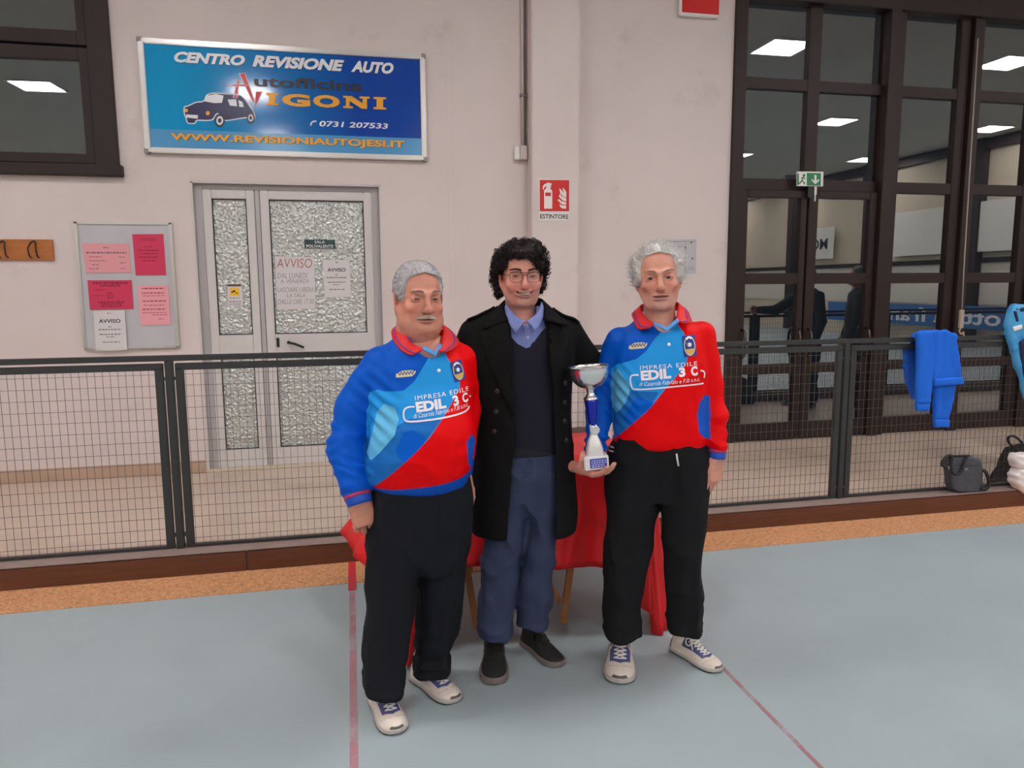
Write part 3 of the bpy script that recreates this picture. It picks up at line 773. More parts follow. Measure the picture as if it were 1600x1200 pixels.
# emergency exit sign
M_green = mat('exit_green', (30, 122, 72), rough=0.35)
Yx = YW - 0.035
ex = lambda a, b: (1140 + a / 4, 260 + b / 4)
xs = paper([ex(416, 34), ex(576, 36), ex(574, 126), ex(416, 124)], Yx, M_sw, 'green and white emergency exit sign above the glass exit doors', name='exit_sign', t=0.025); xs['category'] = 'sign'
Yq = Yx - 0.0265
pq = lambda pts, k=0: [Wp(*ex(a, b), Yq - k) for a, b in pts]
poly_flat('green_field', pq([(482, 120), (570, 121), (571, 42), (482, 40)]), Yq, M_green, xs)
poly_flat('arrow', pq([(536, 112), (562, 86), (556, 80), (543, 92), (543, 54), (530, 54), (530, 92), (516, 80), (511, 86)], .0006), Yq - .0006, M_sw, xs)
mb_ = MB()
for V, F in (strip2(pq([(462, 66), (452, 88), (462, 98), (470, 112)], .0006), 0.013), strip2(pq([(452, 88), (442, 102), (432, 110)], .0006), 0.013), strip2(pq([(446, 74), (462, 68), (474, 78)], .0006), 0.010), strip2(pq([(428, 44), (428, 116)], .0006), 0.018)):
    mb_.add([(v[0], Yq - .0006, v[1]) for v in V], F)
e0 = pq([(465, 56)], .0006)[0]; E_ = ellipse2(e0[0], e0[1], 0.014, 0.014, 12); mb_.add([(v[0], Yq - .0006, v[1]) for v in E_], [list(range(12))])
mb_.build('running_figure', M_green, xs)['kind'] = 'stuff'
# fire alarm box at the top of the wall
fa0, fa1 = W(1058, 27), W(1119, 31)
fa = empty('fire_alarm_box', ((fa0.x + fa1.x) / 2, YW, fa1.z), 'red and white fire alarm box high on the wall beside the tall window', 'alarm box')
hw = (fa1.x - fa0.x) / 2
box('housing', -hw, hw, -0.05, 0.0, 0, 0.34, M_white, fa, b=0.008)
box('red_front', -hw + .022, hw - .002, -0.056, -0.04, 0.025, 0.33, M_red, fa, b=0.003)
ll = MB().lathe([(0, -.0), (.03, .0), (.026, .02), (0, .03)], 16).build('lamp_lens', M_yellow, fa, smooth=True)
ll.location = (hw - 0.035, -0.055, 0.20); ll.rotation_euler = (math.pi / 2, 0, 0)
# floor plan sheet behind the man on the right
YPl = YW
pl = paper([(1016, 375), (1088, 373.5), (1087, 428), (1016, 427)], YPl, mat('grey_plan_paper', (186, 180, 186), rough=0.6, var=0.04, vscale=20), 'grey printed evacuation plan on the wall beside the tall window', name='evacuation_plan', t=0.004); pl['category'] = 'plan'
mb_ = MB()
for V, F in [strip2([Wp(a, b, YPl - .0055) for a, b in seg], 0.004) for seg in (((1018, 378), (1086, 377)), ((1071, 380), (1071, 426)), ((1052, 385), (1068, 385)), ((1052, 385), (1052, 424)), ((1073, 418), (1085, 418)), ((1073, 421), (1085, 421)))]:
    mb_.add([(v[0], YPl - .0055, v[1]) for v in V], F)
mb_.build('plan_lines', M_greyink, pl)['kind'] = 'stuff'
mb_ = MB()
for a, b in ((1080.5, 379), (1071, 387), (1082, 404), (1071, 409)):
    c_ = Wp(a, b, YPl - .006); mb_.add([(v[0], YPl - .006, v[1]) for v in ellipse2(c_[0], c_[1], .007, .009, 10)], [list(range(10))])
mb_.build('plan_symbols', M_ink, pl)['kind'] = 'stuff'
# coat hook board
hk0, hk1 = W(0, 374), W(86, 407)
M_hookwood = mat('orange_varnished_wood', (176, 104, 46), rough=0.4, var=0.15, vscale=4, stretch=(1, 1, 12))
hb = empty('coat_hook_board', (hk1.x - 0.5, YW, hk1.z), 'orange wooden board with black coat hooks left of the notice board', 'coat rack')
box('board', -0.9, 0.5, -0.022, 0, 0, hk0.z - hk1.z, M_hookwood, hb, b=0.003)
for px in (8, 56, -44, -98):
    x_ = W(px, 390).x - hb.location.x
    mb_ = MB()
    for dx in (-.027, .027): mb_.tube(catmull([(x_ + dx, -.02, .02), (x_ + dx, -.06, .035), (x_ + dx, -.075, .09), (x_ + dx * .6, -.04, .135)], 5), .006, 6)
    mb_.tube(catmull([(x_ - .0165, -.04, .135), (x_, -.03, .148), (x_ + .0165, -.04, .135)], 4), .006, 6)
    mb_.build('hook', M_black, hb, smooth=True)
# conduit with junction boxes beside the pier
cq = at(817, 240, YW - 0.03)
cd = empty('cable_conduit', (cq.x, YW, cq.z), 'thin white cable conduit with junction boxes beside the wall pier', 'conduit')
M_cond = mat('painted_conduit', (198, 182, 178), rough=0.6)
MB().tube([(0, -.02, .06), (0, -.02, hz1 - cq.z)], .014, 8).build('pipe', M_cond, cd, smooth=True)
MB().tube([(.028, -.015, .06), (.028, -.015, hz1 - cq.z)], .006, 6).build('cable', mat('grey_cable', (120, 108, 106), rough=.6), cd, smooth=True)
box('junction_box', -.03, .035, -.06, 0, -.055, .065, M_cond, cd, b=.005)
box('switch_box', -.075, -.032, -.05, 0, -.055, .055, M_white, cd, b=.005)
box('clip', -.02, .04, -.04, 0, .48, .50, M_greyink, cd)

# ------------------------------------------------------------------ advertising sign
sx0, sx1, sz0, sz1 = -1.537, 0.685, 2.612, 3.476
sign = empty('advertising_sign', ((sx0 + sx1) / 2, YW, sz0), 'blue car workshop advertising sign in an aluminium frame above the white door', 'sign')
YS = YW - 0.03
so = sign.location
M_blue = bpy.data.materials.new('blue_print_gradient'); M_blue.use_nodes = True
N = M_blue.node_tree.nodes; L = M_blue.node_tree.links
g_ = N.new('ShaderNodeTexCoord'); sp = N.new('ShaderNodeSeparateXYZ'); cr = N.new('ShaderNodeValToRGB')
L.new(g_.outputs['Generated'], sp.inputs[0]); L.new(sp.outputs[0], cr.inputs[0]); L.new(cr.outputs[0], N['Principled BSDF'].inputs['Base Color'])
cr.color_ramp.elements[0].color = (*lin((0, 150, 205)), 1); cr.color_ramp.elements[0].position = 0.1
cr.color_ramp.elements[1].color = (*lin((0, 62, 160)), 1); cr.color_ramp.elements[1].position = 0.75
N['Principled BSDF'].inputs['Roughness'].default_value = 0.09
N['Principled BSDF'].inputs['Specular IOR Level'].default_value = 0.65
bpn = N.new('ShaderNodeBump'); bpn.inputs['Strength'].default_value = 0.05; nn = N.new('ShaderNodeTexNoise'); nn.inputs['Scale'].default_value = 3.0
L.new(nn.outputs['Fac'], bpn.inputs['Height']); L.new(bpn.outputs[0], N['Principled BSDF'].inputs['Normal'])
def sloc(o): o.location = -Vector(so); return o
fwz = 0.042
sloc(box('print_panel', sx0 + .02, sx1 - .02, YS, YS + .02, sz0 + .02, sz1 - .02, M_blue, sign))
for a, b, c, d in ((sx0, sx0 + fwz, sz0, sz1), (sx1 - fwz, sx1, sz0, sz1), (sx0 + fwz, sx1 - fwz, sz1 - fwz, sz1), (sx0 + fwz, sx1 - fwz, sz0, sz0 + fwz)):
    sloc(box('frame_bar', a, b, YS - .018, YW, c, d, M_silver, sign, b=.006))
M_capgrey = mat('grey_corner_cap', (140, 132, 130), rough=.5)
for a in (sx0 - .006, sx1 - .034):
    for c in (sz0 - .006, sz1 - .034): sloc(box('corner_cap', a, a + .04, YS - .022, YW, c, c + .04, M_capgrey, sign, b=.006))
S_ = lambda a, b: Wp(200 + a / 3.2, 40 + b / 3.2, YS - .002)
def stext(s, x0, x1, yt, yb, m, bold, shear=0.0, Y=YS - .002, name='lettering', dx=0, dz=0):
    a = S_(x0, yb); b = S_(x1, yb); t = S_(x0, yt)
    V, F = text_fit(s, a[0] + dx, b[0] + dx, a[1] + dz, t[1] + dz, bold, shear); return sloc(flat(name, V, F, Y, m, sign))
M_lightblue = mat('light_blue_print_band', (78, 150, 200), rough=.15)
M_ora = mat('orange_print', (232, 160, 24), rough=.3)
M_sred = mat('crimson_print', (196, 24, 50), rough=.3)
M_navy = mat('navy_print', (26, 22, 78), rough=.25)
M_swh = mat('white_print', (226, 226, 232), rough=.3)
M_sbk = mat('black_print', (22, 22, 30), rough=.3)
b0, b1 = S_(108, 612), S_(108, 516)
sloc(flat('url_band', [(sx0 + fwz, b0[1]), (sx1 - fwz, b0[1]), (sx1 - fwz, b1[1]), (sx0 + fwz, b1[1])], [(0, 1, 2, 3)], YS - .001, M_lightblue, sign))
for k, (m_, off, dd) in enumerate(((M_sbk, .010, -.004), (M_swh, 0, 0))):
    stext('CENTRO', 232, 585, 128, 183, m_, .05 + off * .6, .28, YS - .002 - .0006 * k, dx=-dd, dz=dd)
    stext('REVISIONE', 622, 1082, 128 + 18, 183 + 18 + 4, m_, .05 + off * .6, .28, YS - .002 - .0006 * k, dx=-dd, dz=dd)
    stext('AUTO', 1115, 1328, 128 + 46, 183 + 49, m_, .05 + off * .6, .28, YS - .002 - .0006 * k, dx=-dd, dz=dd)
stext('utofficina', 632, 1172, 248, 304, M_sbk, .028, 0, YS - .003)
for k, (m_, off, dd) in enumerate(((M_brownink, .012, -.003), (M_ora, 0, 0))):
    stext('WWW.REVISIONIAUTOJESI.IT', 215, 1382, 536, 582, m_, .035 + off, .0, YS - .002 - .0006 * k, dx=-dd, dz=dd)
# the orange name, letter by letter with slab serifs
for ch, a, b in (('I', 690, 752), ('G', 770, 912), ('O', 926, 1060), ('N', 1076, 1208), ('I', 1228, 1290)):
    yt, yb = 336 + (a - 682) * .0375, 397 + (a - 682) * .0375
    for k, (m_, dd) in enumerate(((M_brownink, -.003), (M_ora, 0))):
        Yk = YS - .002 - .0006 * k
        if ch in 'GO':
            stext(ch, a, b, yt - 1, yb + 1, m_, .05, 0, Yk, dx=-dd, dz=dd)
        else:
            w_ = b - a; q = lambda u, v: (a + w_ * u, yt + (yb - yt) * v + w_ * u * .0375)
            if ch == 'I': pts = [(0, 0), (1, 0), (1, .16), (.76, .16), (.76, .84), (1, .84), (1, 1), (0, 1), (0, .84), (.24, .84), (.24, .16), (0, .16)]
            else: pts = [(0, 0), (.32, 0), (.74, .56), (.74, .16), (.62, .16), (.62, 0), (1, 0), (1, .16), (.9, .16), (.9, 1), (.70, 1), (.24, .40), (.24, .84), (.36, .84), (.36, 1), (0, 1), (0, .84), (.10, .84), (.10, .16), (0, .16)]
            sloc(poly_flat('lettering', [(p_[0] - dd, p_[1] + dd) for p_ in (S_(*q(u, v)) for u, v in pts)], Yk, m_, sign))
stext('0731 207533', 958, 1300, 476, 504, M_swh, .02, 0.15, YS - .003)
sloc(flat('telephone_symbol', *strip2(catmull([S_(914, 500), S_(916, 488), S_(926, 480), S_(942, 478)], 5), .012), YS - .003, M_swh, sign))
def spoly(name, pts, m, Y=YS - .003): return sloc(poly_flat(name, [S_(a, b) for a, b in pts], Y, m, sign))
def outlined(name, pts, m, Y=YS - .003, w=.006):
    o = spoly(name, pts, m, Y); q = [S_(a, b) for a, b in pts] + [S_(*pts[0])]
    sloc(flat(name + '_outline', *strip2(q, w), Y - .0004, M_swh, sign)); return o
# initial letter strokes
outlined('red_initial', [(556, 240), (585, 238), (636, 385), (622, 380)], M_sred)
outlined('red_initial', [(548, 272), (558, 272), (546, 362), (526, 360)], M_sred)
outlined('red_initial', [(488, 300), (540, 294), (600, 296), (600, 303), (540, 302)], M_sred, YS - .0036, .003)
outlined('red_initial', [(640, 330), (672, 331), (634, 414)], M_sred, YS - .0036)
# car drawing
outl = catmull([(282, 408), (300, 402), (340, 384), (378, 378), (395, 348), (430, 338), (500, 342), (560, 348), (590, 376), (610, 405), (628, 432), (634, 462), (618, 482), (600, 470), (590, 460), (500, 474), (480, 470), (470, 455), (445, 440), (425, 468), (400, 474), (345, 474), (335, 488), (300, 487), (290, 460), (282, 440)], 4, True)
outlined('car_drawing', [tuple(p) for p in outl], M_navy, YS - .0028, .008)
spoly('car_windscreen', [(376, 378), (396, 350), (440, 342), (478, 350), (470, 386), (430, 388)], M_swh, YS - .0036)
spoly('car_window', [(498, 370), (540, 368), (546, 404), (510, 400)], M_swh, YS - .0036); spoly('car_window', [(552, 372), (572, 382), (580, 408), (556, 406)], M_swh, YS - .0036)
spoly('car_bumper', [(290, 444), (350, 448), (348, 466), (292, 460)], M_swh, YS - .0036)
def sdisc(name, cx, cy, rx, ry, m, Y):
    return spoly(name, [(cx + rx * math.cos(k * math.pi / 10), cy + ry * math.sin(k * math.pi / 10)) for k in range(20)], m, Y)
for cx, cy, rx, ry in ((459, 475, 26, 34), (614, 462, 20, 28)):
    sdisc('car_wheel', cx, cy, rx, ry, M_sbk, YS - .0036); sdisc('wheel_trim', cx, cy, rx * .66, ry * .66, M_swh, YS - .0042); sdisc('wheel_hub', cx, cy, rx * .35, ry * .35, M_sbk, YS - .0048)
sdisc('car_headlamp', 291, 424, 9, 10, M_ora, YS - .0042); sdisc('car_headlamp', 399, 438, 10, 11, M_ora, YS - .0042)

# ------------------------------------------------------------------ fence along the court
M_iron = mat('black_painted_iron', (44, 44, 44), rough=0.45, bump=0.1, bscale=120, blotch=((78, 74, 70), 30.0, 0.66, 0.8, 0.5))
M_wire = mat('galvanised_wire', (96, 92, 90), rough=0.45, metal=0.6)
fence = empty('court_fence', (0, YF, 0.123), 'black iron fence with wire mesh panels standing on the wooden kerb', 'fence')
FP = [-0.958 + 2.06 * k for k in range(-4, 7)]
fz = lambda z: z - 0.123
box('top_rail', FP[0], FP[-1], -.02, .02, fz(1.163), fz(1.193), M_iron, fence, b=.004)
fm = MB()
xa_, xb_ = 0.030, 2.03
fm.bbox(xa_, xb_, -.014, .014, fz(1.113), fz(1.150), .003); fm.bbox(xa_, xa_ + .042, -.014, .014, fz(.135), fz(1.13), .003); fm.bbox(xb_ - .042, xb_, -.014, .014, fz(.135), fz(1.13), .003); fm.box(xa_, xb_, -.012, .012, fz(.126), fz(.140))
wires = MB()
wr_ = .0010
x = xa_ + .05
nz_ = 0
while x < xb_ - .05:
    wires.box(x - wr_, x + wr_, -wr_, wr_, fz(.135), fz(1.12)); x += .0375
z = .175
while z < 1.12:
    wires.box(xa_ + .03, xb_ - .03, -wr_ * 3, -wr_, fz(z) - wr_, fz(z) + wr_); z += .0610
pm = wm_ = None
post = None
for i, X in enumerate(FP):
    if post is None:
        post = MB().bbox(-.020, .020, -.02, .02, 0, fz(1.165), .003).build('post', M_iron, fence); post.location.x = X; post_me = post.data
        cl = MB(); cl.box(-.034, .034, -.012, .012, fz(.19), fz(.21)); cl.box(-.034, .034, -.012, .012, fz(1.06), fz(1.075)); cl_o = cl.build('clamp', M_iron, post); cl_o['kind'] = 'stuff'; cl_me = cl_o.data
    else:
        p_ = bpy.data.objects.new('post', post_me); COL.objects.link(p_); p_.parent = fence; p_.location.x = X
        q_ = bpy.data.objects.new('clamp', cl_me); COL.objects.link(q_); q_.parent = p_; q_['kind'] = 'stuff'
    if i < len(FP) - 1:
        if pm is None:
            f_ = fm.build('panel_frame', M_iron, fence); pm = f_.data; g_ = wires.build('wire_mesh', M_wire, f_); wm_ = g_.data
        else:
            f_ = bpy.data.objects.new('panel_frame', pm); COL.objects.link(f_); f_.parent = fence
            g_ = bpy.data.objects.new('wire_mesh', wm_); COL.objects.link(g_); g_.parent = f_
        f_.location.x = X; g_['kind'] = 'stuff'

# ------------------------------------------------------------------ people
class Fr:
    """upright frame of a person: x to the viewer's right, -y towards the viewer, origin on the floor"""
    def __init__(s, X0, Y0):
        s.o = np.array([X0, Y0]); s.d = float(np.hypot(X0, Y0)); s.e = s.o / s.d; s.ex = np.array([s.e[1], -s.e[0]]); s.rz = -math.atan2(X0, Y0)
    def q(s, px, py, ly=0.0):
        d = ray(px, py); t = (s.d + ly) / float(d[:2] @ s.e)
        return np.array([float(d[:2] @ s.ex) * t, ly, CAMZ + d[2] * t])
    def fl(s, px, py, z=0.0):
        p = on_floor(px, py, z); v = np.array([p.x, p.y]) - s.o
        return np.array([float(v @ s.ex), float(v @ s.e), z])
    def lv(s, rows):
        out = []
        for py, l, r, cy, rf, rb in rows:
            a, b = s.q(l, py, cy), s.q(r, py, cy); out.append(((a[2] + b[2]) / 2, (a[0] + b[0]) / 2, (b[0] - a[0]) / 2, cy, rf, rb))
        return out
    def poly(s, pts, ly): return [tuple(s.q(a, b, ly)[[0, 2]]) for a, b in pts]
def rotm(yaw_=0, pitch_=0, roll_=0):
    a, b, c = (math.radians(v) for v in (yaw_, pitch_, roll_))
    Rz = np.array([[math.cos(a), -math.sin(a), 0], [math.sin(a), math.cos(a), 0], [0, 0, 1]])
    Rx = np.array([[1, 0, 0], [0, math.cos(b), -math.sin(b)], [0, math.sin(b), math.cos(b)]])
    Ry = np.array([[math.cos(c), 0, math.sin(c)], [0, 1, 0], [-math.sin(c), 0, math.cos(c)]])
    return Rz @ Rx @ Ry
def bounds(prims, m=0.03):
    return np.min([p.lo for p, *_ in prims], 0) - m, np.max([p.hi for p, *_ in prims], 0) + m
def garment(name, prims, h, material, parent, fold=None, cuts=(), attrs=None, half=(), it=1, inner=None):
    lo, hi = bounds(prims); g = Grid(lo, hi, h)
    for p, k in prims: g.add(p, k)
    for p, k in cuts: g.cut(p, k)
    for f in half: g.half(f)
    V, Q = g.mesh(); V = relax(V, Q, it)
    if fold is not None:
        N_ = normals(V, Q); V = V + N_ * fold(V)[:, None]
    at_ = attrs(V) if attrs else None
    o = fastmesh(name, V, Q, material, parent, attrs=at_)
    return V, Q, o

def hand_mesh(side, curls, thumb=None, spread=4.0, h=0.0028, fat=1.0):
    G = Grid((-.09, -.08, -.22), (.09, .12, .075), h)
    G.add(rcone((0, .004, .10), (0, .002, .0), .030 * fat, .028 * fat, .78))
    G.add(rbox((0, .002, -.046), (.041 * fat, .0155 * fat, .048), .0145), .02)
    G.add(ell((.024 * side, .012, -.035), (.018, .016, .034)), .012)
    G.add(ell((-.026 * side, .010, -.045), (.014, .013, .036)), .012)
    xs_ = [.0305, .0105, -.0105, -.030]; ln = [(.043, .027, .021), (.047, .030, .022), (.043, .028, .021), (.034, .021, .018)]; zb_ = [-.086, -.090, -.087, -.079]
    tips = []
    for i in range(4):
        p = np.array([xs_[i] * side * fat, .001, zb_[i]]); a = 0.0; sp_ = math.radians(spread * (1.5 - i) * side)
        G.add(ell(p + [0, -.007, .002], (.0095, .008, .011)), .008)
        rr = [(.0098, .0092), (.0092, .0084), (.0084, .0068)]
        for j in range(3):
            a += math.radians(curls[i][j])
            d = np.array([math.sin(sp_), 0, -math.cos(sp_)]); d = np.array([d[0], math.sin(a), d[2] * math.cos(a)]); d /= np.linalg.norm(d)
            n_ = p + d * ln[i][j]; G.add(rcone(p, n_, rr[j][0] * fat, rr[j][1] * fat), .0035 if j == 0 else .002); p = n_
        tips.append((p, a))
    th = thumb or [(.027, .008, -.022), (.047, .016, -.052), (.052, .020, -.082), (.050, .024, -.106)]
    rr = [.015, .0125, .0108, .0088]
    for j in range(3):
        a_, b_ = np.array(th[j]) * [side, 1, 1], np.array(th[j + 1]) * [side, 1, 1]
        G.add(rcone(a_, b_, rr[j] * fat, rr[j + 1] * fat), .010 if j == 0 else .003)
    V, Q = G.mesh(); V = relax(V, Q, 1, .4)
    nail = np.zeros(len(V))
    for p, a in tips:
        c = p + np.array([0, -math.cos(a) * .007, -math.sin(a) * .007]); nail = np.maximum(nail, 1 - np.linalg.norm(V - c, axis=1) / .0075)
    c = np.array(th[3]) * [side, 1, 1] + np.array([.004 * side, -.007, 0]); nail = np.maximum(nail, 1 - np.linalg.norm(V - c, axis=1) / .009)
    return V, Q, np.clip(nail * 3, 0, 1)

def head_mesh(o):
    """head in its own frame: eyes at z = 0, face towards -y; returns vertices, faces, colours"""
    G = Grid((-.105, -.135, -.215), (.105, .13, .135), .0022)
    fat = o.get('fat', 0); jw = o.get('jaw', 1.0); sm = o.get('smile', 0.0); op = o.get('open', 0.0)
    G.add(ell((0, .014, .035), (.0745, .096, .083)))
    G.add(ell((0, -.028, -.028), (.063, .062, .082)), .03)
    G.add(ell((0, -.036, -.074), (.050 * jw, .050, .042)), .03)
    for s_ in (-1, 1):
        G.add(rcone((s_ * .058 * jw, .005, -.045), (s_ * .030 * jw, -.052, -.098), .016, .016), .025)
        G.add(ell((s_ * .043, -.060, -.030), (.023, .020, .020)), .02)
    G.add(ell((0, -.079, -.101), (.022 * jw, .017, .015)), .018)
    G.add(rcone((0, .022, -.05), (0, .042, -.24), .055 + .012 * fat, .062 + .012 * fat), .03)
    G.add(rcone((0, -.005, -.13), (0, -.02, -.24), .042 + .006 * fat, .055), .03)
    if fat: G.add(ell((0, -.026, -.114), (.058, .048, .034)), .03); [G.add(ell((s_ * .046, -.035, -.078), (.026, .036, .032)), .025) for s_ in (-1, 1)]
    for s_ in (-1, 1):      # brows and sockets
        G.add(rcone((s_ * .012, -.089, .017), (s_ * .046, -.073, .019), .010, .009), .012)
        G.cut(ell((s_ * .032, -.103, .0015), (.0215, .021, .0140)), .012)
        G.cut(ell((s_ * .060, -.082, .010), (.012, .02, .03)), .02)
        if o.get('gaunt'): G.cut(ell((s_ * .062, -.072, -.066), (.013, .022, .026)), .020)
    # nose
    nw = o.get('nose', 1.0)
    G.add(rcone((0, -.089, .010), (0, -.107, -.030), .0085, .0105), .012)
    G.add(ell((0, -.110, -.036), (.0125 * nw, .0125, .0115)), .008)
    for s_ in (-1, 1):
        G.add(ell((s_ * .0135 * nw, -.099, -.040), (.0088, .011, .0085)), .006)
        G.cut(ell((s_ * .0075 * nw, -.106, -.0495), (.0042, .006, .005)), .002)
        # nasolabial fold
        G.cut(rcone((s_ * .021, -.099, -.040), (s_ * (.034 + .008 * sm), -.088, -.072), .0044 + .001 * fat, .0030 + .001 * fat), .009 + .003 * sm)
        if sm: G.add(ell((s_ * .040, -.070, -.040), (.019, .016, .017)), .014)
    # mouth
    mw = o.get('mouth', .025) * (1 + .25 * sm); zc = -.067
    for t in np.linspace(-1, 1, 9):
        x = mw * t * .92; y = -.0955 + .012 * t * t; z = zc + sm * .010 * t * t
        hh = (1 - t * t) * .75 + .25
        G.add(ell((x, y, z + .005 + op * .3), (mw * .26, .0075, .0052 * hh + .001)), .005)
        G.add(ell((x, y + .001, z - .0055 - op * .8), (mw * .26, .0078, .0060 * hh + .001)), .005)
    for t in np.linspace(-1, 1, 13):
        x = mw * t; y = -.103 + .014 * t * t; z = zc + sm * .010 * t * t - op * .3
        G.cut(ell((x, y, z), (mw * .16, .010, .0016 + op * (1 - .8 * t * t))), .0015)
    G.cut(ell((0, -.101, -.085), (.020, .010, .004)), .007)
    # lids round the eyeballs
    eo = o.get('eye', .0048); hood = o.get('hood', 0.0)
    for s_ in (-1, 1):
        c = np.array([s_ * .032, -.0725, 0.0])
        G.add(ell(c, (.0176, .0155, .0148)), .004)
        G.cut(ell(c + [0, -.0140, -.0010], (.0152, .0115, eo)), .001)
        G.cut(rcone(c + [-.014, -.0115, .0088 + hood], c + [.014, -.0115, .0080 + hood], .0014, .0014), .0028)
        if o.get('bags'): G.cut(rcone(c + [-.012, -.013, -.0115], c + [.013, -.010, -.0105], .0012, .0012), .004)
    # ears
    for s_ in (-1, 1):
        R = rotm(s_ * 22, 0, s_ * 8)
        c = np.array([s_ * .078, .014, -.010])
        G.add(ell(c, (.0075, .0185, .032), R), .006)
        G.cut(ell(c + [s_ * .006, -.003, .003], (.006, .0105, .018), R), .003)
        G.add(ell(c + [-s_ * .002, -.008, -.026], (.006, .009, .010)), .005)
    if o.get('lines'):
        for z in (.045, .056, .067): G.cut(rcone((-.035, -.093 + (z - .045) * .35, z), (.035, -.093 + (z - .045) * .35, z), .0016, .0016), .004)
    V, Q = G.mesh(); V = relax(V, Q, 1, .4)
    sk = np.array(lin(o['skin'])); C = np.tile(sk, (len(V), 1))
    x, y, z = V[:, 0], V[:, 1], V[:, 2]
    def blend(w, rgb, amt): C[:] = C * (1 - (w * amt)[:, None]) + np.array(lin(rgb)) * (w * amt)[:, None]
    g = lambda c, r: np.exp(-(((V - c) / r) ** 2).sum(1))
    red = o.get('flush', (186, 84, 70))
    for s_ in (-1, 1): blend(g((s_ * .045, -.07, -.035), (.026, .05, .024)), red, .45)
    blend(g((0, -.11, -.036), (.016, .02, .014)), red, .5)
    for s_ in (-1, 1): blend(g((s_ * .08, .014, -.01), (.012, .03, .03)), red, .4)
    zz = zc + sm * .010 * (x / mw) ** 2
    lip = np.clip(1.3 - np.abs(x) / (mw * 1.02), 0, 1) * np.exp(-((z - zz + .0005 + op * .3) / (.0080 + op * .7)) ** 2) * (y < -.08)
    blend(np.clip(lip * 1.3, 0, 1), o.get('lip', (160, 78, 74)), .75)
    tt_ = np.clip(x / mw, -1, 1); inn = (np.abs(x) < mw * 1.0) & (np.abs(z - zz + op * .3) < .0026 + op * 1.1) & (y > -.0985 + .0125 * tt_ * tt_) & (y < -.06)
    blend(inn.astype(float), (58, 22, 22), .85)
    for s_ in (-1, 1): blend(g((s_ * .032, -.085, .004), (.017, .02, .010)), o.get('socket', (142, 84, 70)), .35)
    if o.get('stubble'):
        w = np.clip((-.045 - z) / .03, 0, 1) * np.clip((z + .135) / .02, 0, 1) * np.clip((.01 - y) / .04, 0, 1)
        blend(np.clip(w, 0, 1), o['stubble'], .35)
    C *= (1 + .05 * fbm(V * 90, 2.0)[:, None])
    return V, Q, np.clip(C, 0, 1)

def hair_shell(grow, keep, h=.0035, noise=None, extra=()):
    G = Grid((-.14, -.15, -.16), (.14, .17, .19), h)
    G.add(ell((0, .014, .035), (.0745 + grow, .096 + grow, .083 + grow)))
    for e, k in extra: G.add(e, k)
    G.half(keep, .006)
    V, Q = G.mesh()
    if noise is not None: V = V + normals(V, Q) * noise(V)[:, None]
    return V, Q
def strands(seeds, dirs, length, r, n=5, sides=4, curl=0.0, turns=1.5, droop=0.0, rng=None):
    """thin tapered tubes grown from seeds along dirs; curl = helix radius"""
    rng = rng or np.random.default_rng(3); Vs = []; Fs = []; base = 0
    ang = np.arange(sides) * 2 * np.pi / sides
    for p, d in zip(seeds, dirs):
        d = d / (np.linalg.norm(d) + 1e-9); a = np.cross(d, [.3, .2, .93]); a /= np.linalg.norm(a) + 1e-9; b = np.cross(d, a)
        L_ = length * rng.uniform(.65, 1.2); ph = rng.uniform(0, 6.28); cu = curl * rng.uniform(.6, 1.2); sg = rng.choice([-1, 1])
        t = np.linspace(0, 1, n)
        th = ph + sg * turns * 2 * np.pi * t
        C_ = p + d * (t * L_)[:, None] + cu * ((np.cos(th) - math.cos(ph))[:, None] * a + (np.sin(th) - math.sin(ph))[:, None] * b)
        C_[:, 2] -= droop * t ** 2 * L_
        T = np.gradient(C_, axis=0); T /= np.linalg.norm(T, axis=1)[:, None] + 1e-9
        A = np.cross(T, b + .01); A /= np.linalg.norm(A, axis=1)[:, None] + 1e-9; B_ = np.cross(T, A)
        rad = r * (1 - .65 * t) * rng.uniform(.8, 1.2)
        ring = C_[:, None, :] + rad[:, None, None] * (np.cos(ang)[None, :, None] * A[:, None, :] + np.sin(ang)[None, :, None] * B_[:, None, :])
        Vs.append(ring.reshape(-1, 3))
        i = np.arange(n - 1)[:, None] * sides; k = np.arange(sides)[None, :]; k2 = (k + 1) % sides
        Fs.append(np.stack([i + k, i + k2, i + sides + k2, i + sides + k], -1).reshape(-1, 4) + base); base += n * sides
    return np.concatenate(Vs), np.concatenate(Fs)
M_eye = mat('eyeball', (168, 148, 140), rough=.2, layers=[('iris', (62, 44, 34)), ('pupil', (8, 8, 8))])
M_teeth = mat('teeth', (204, 190, 174), rough=.35)
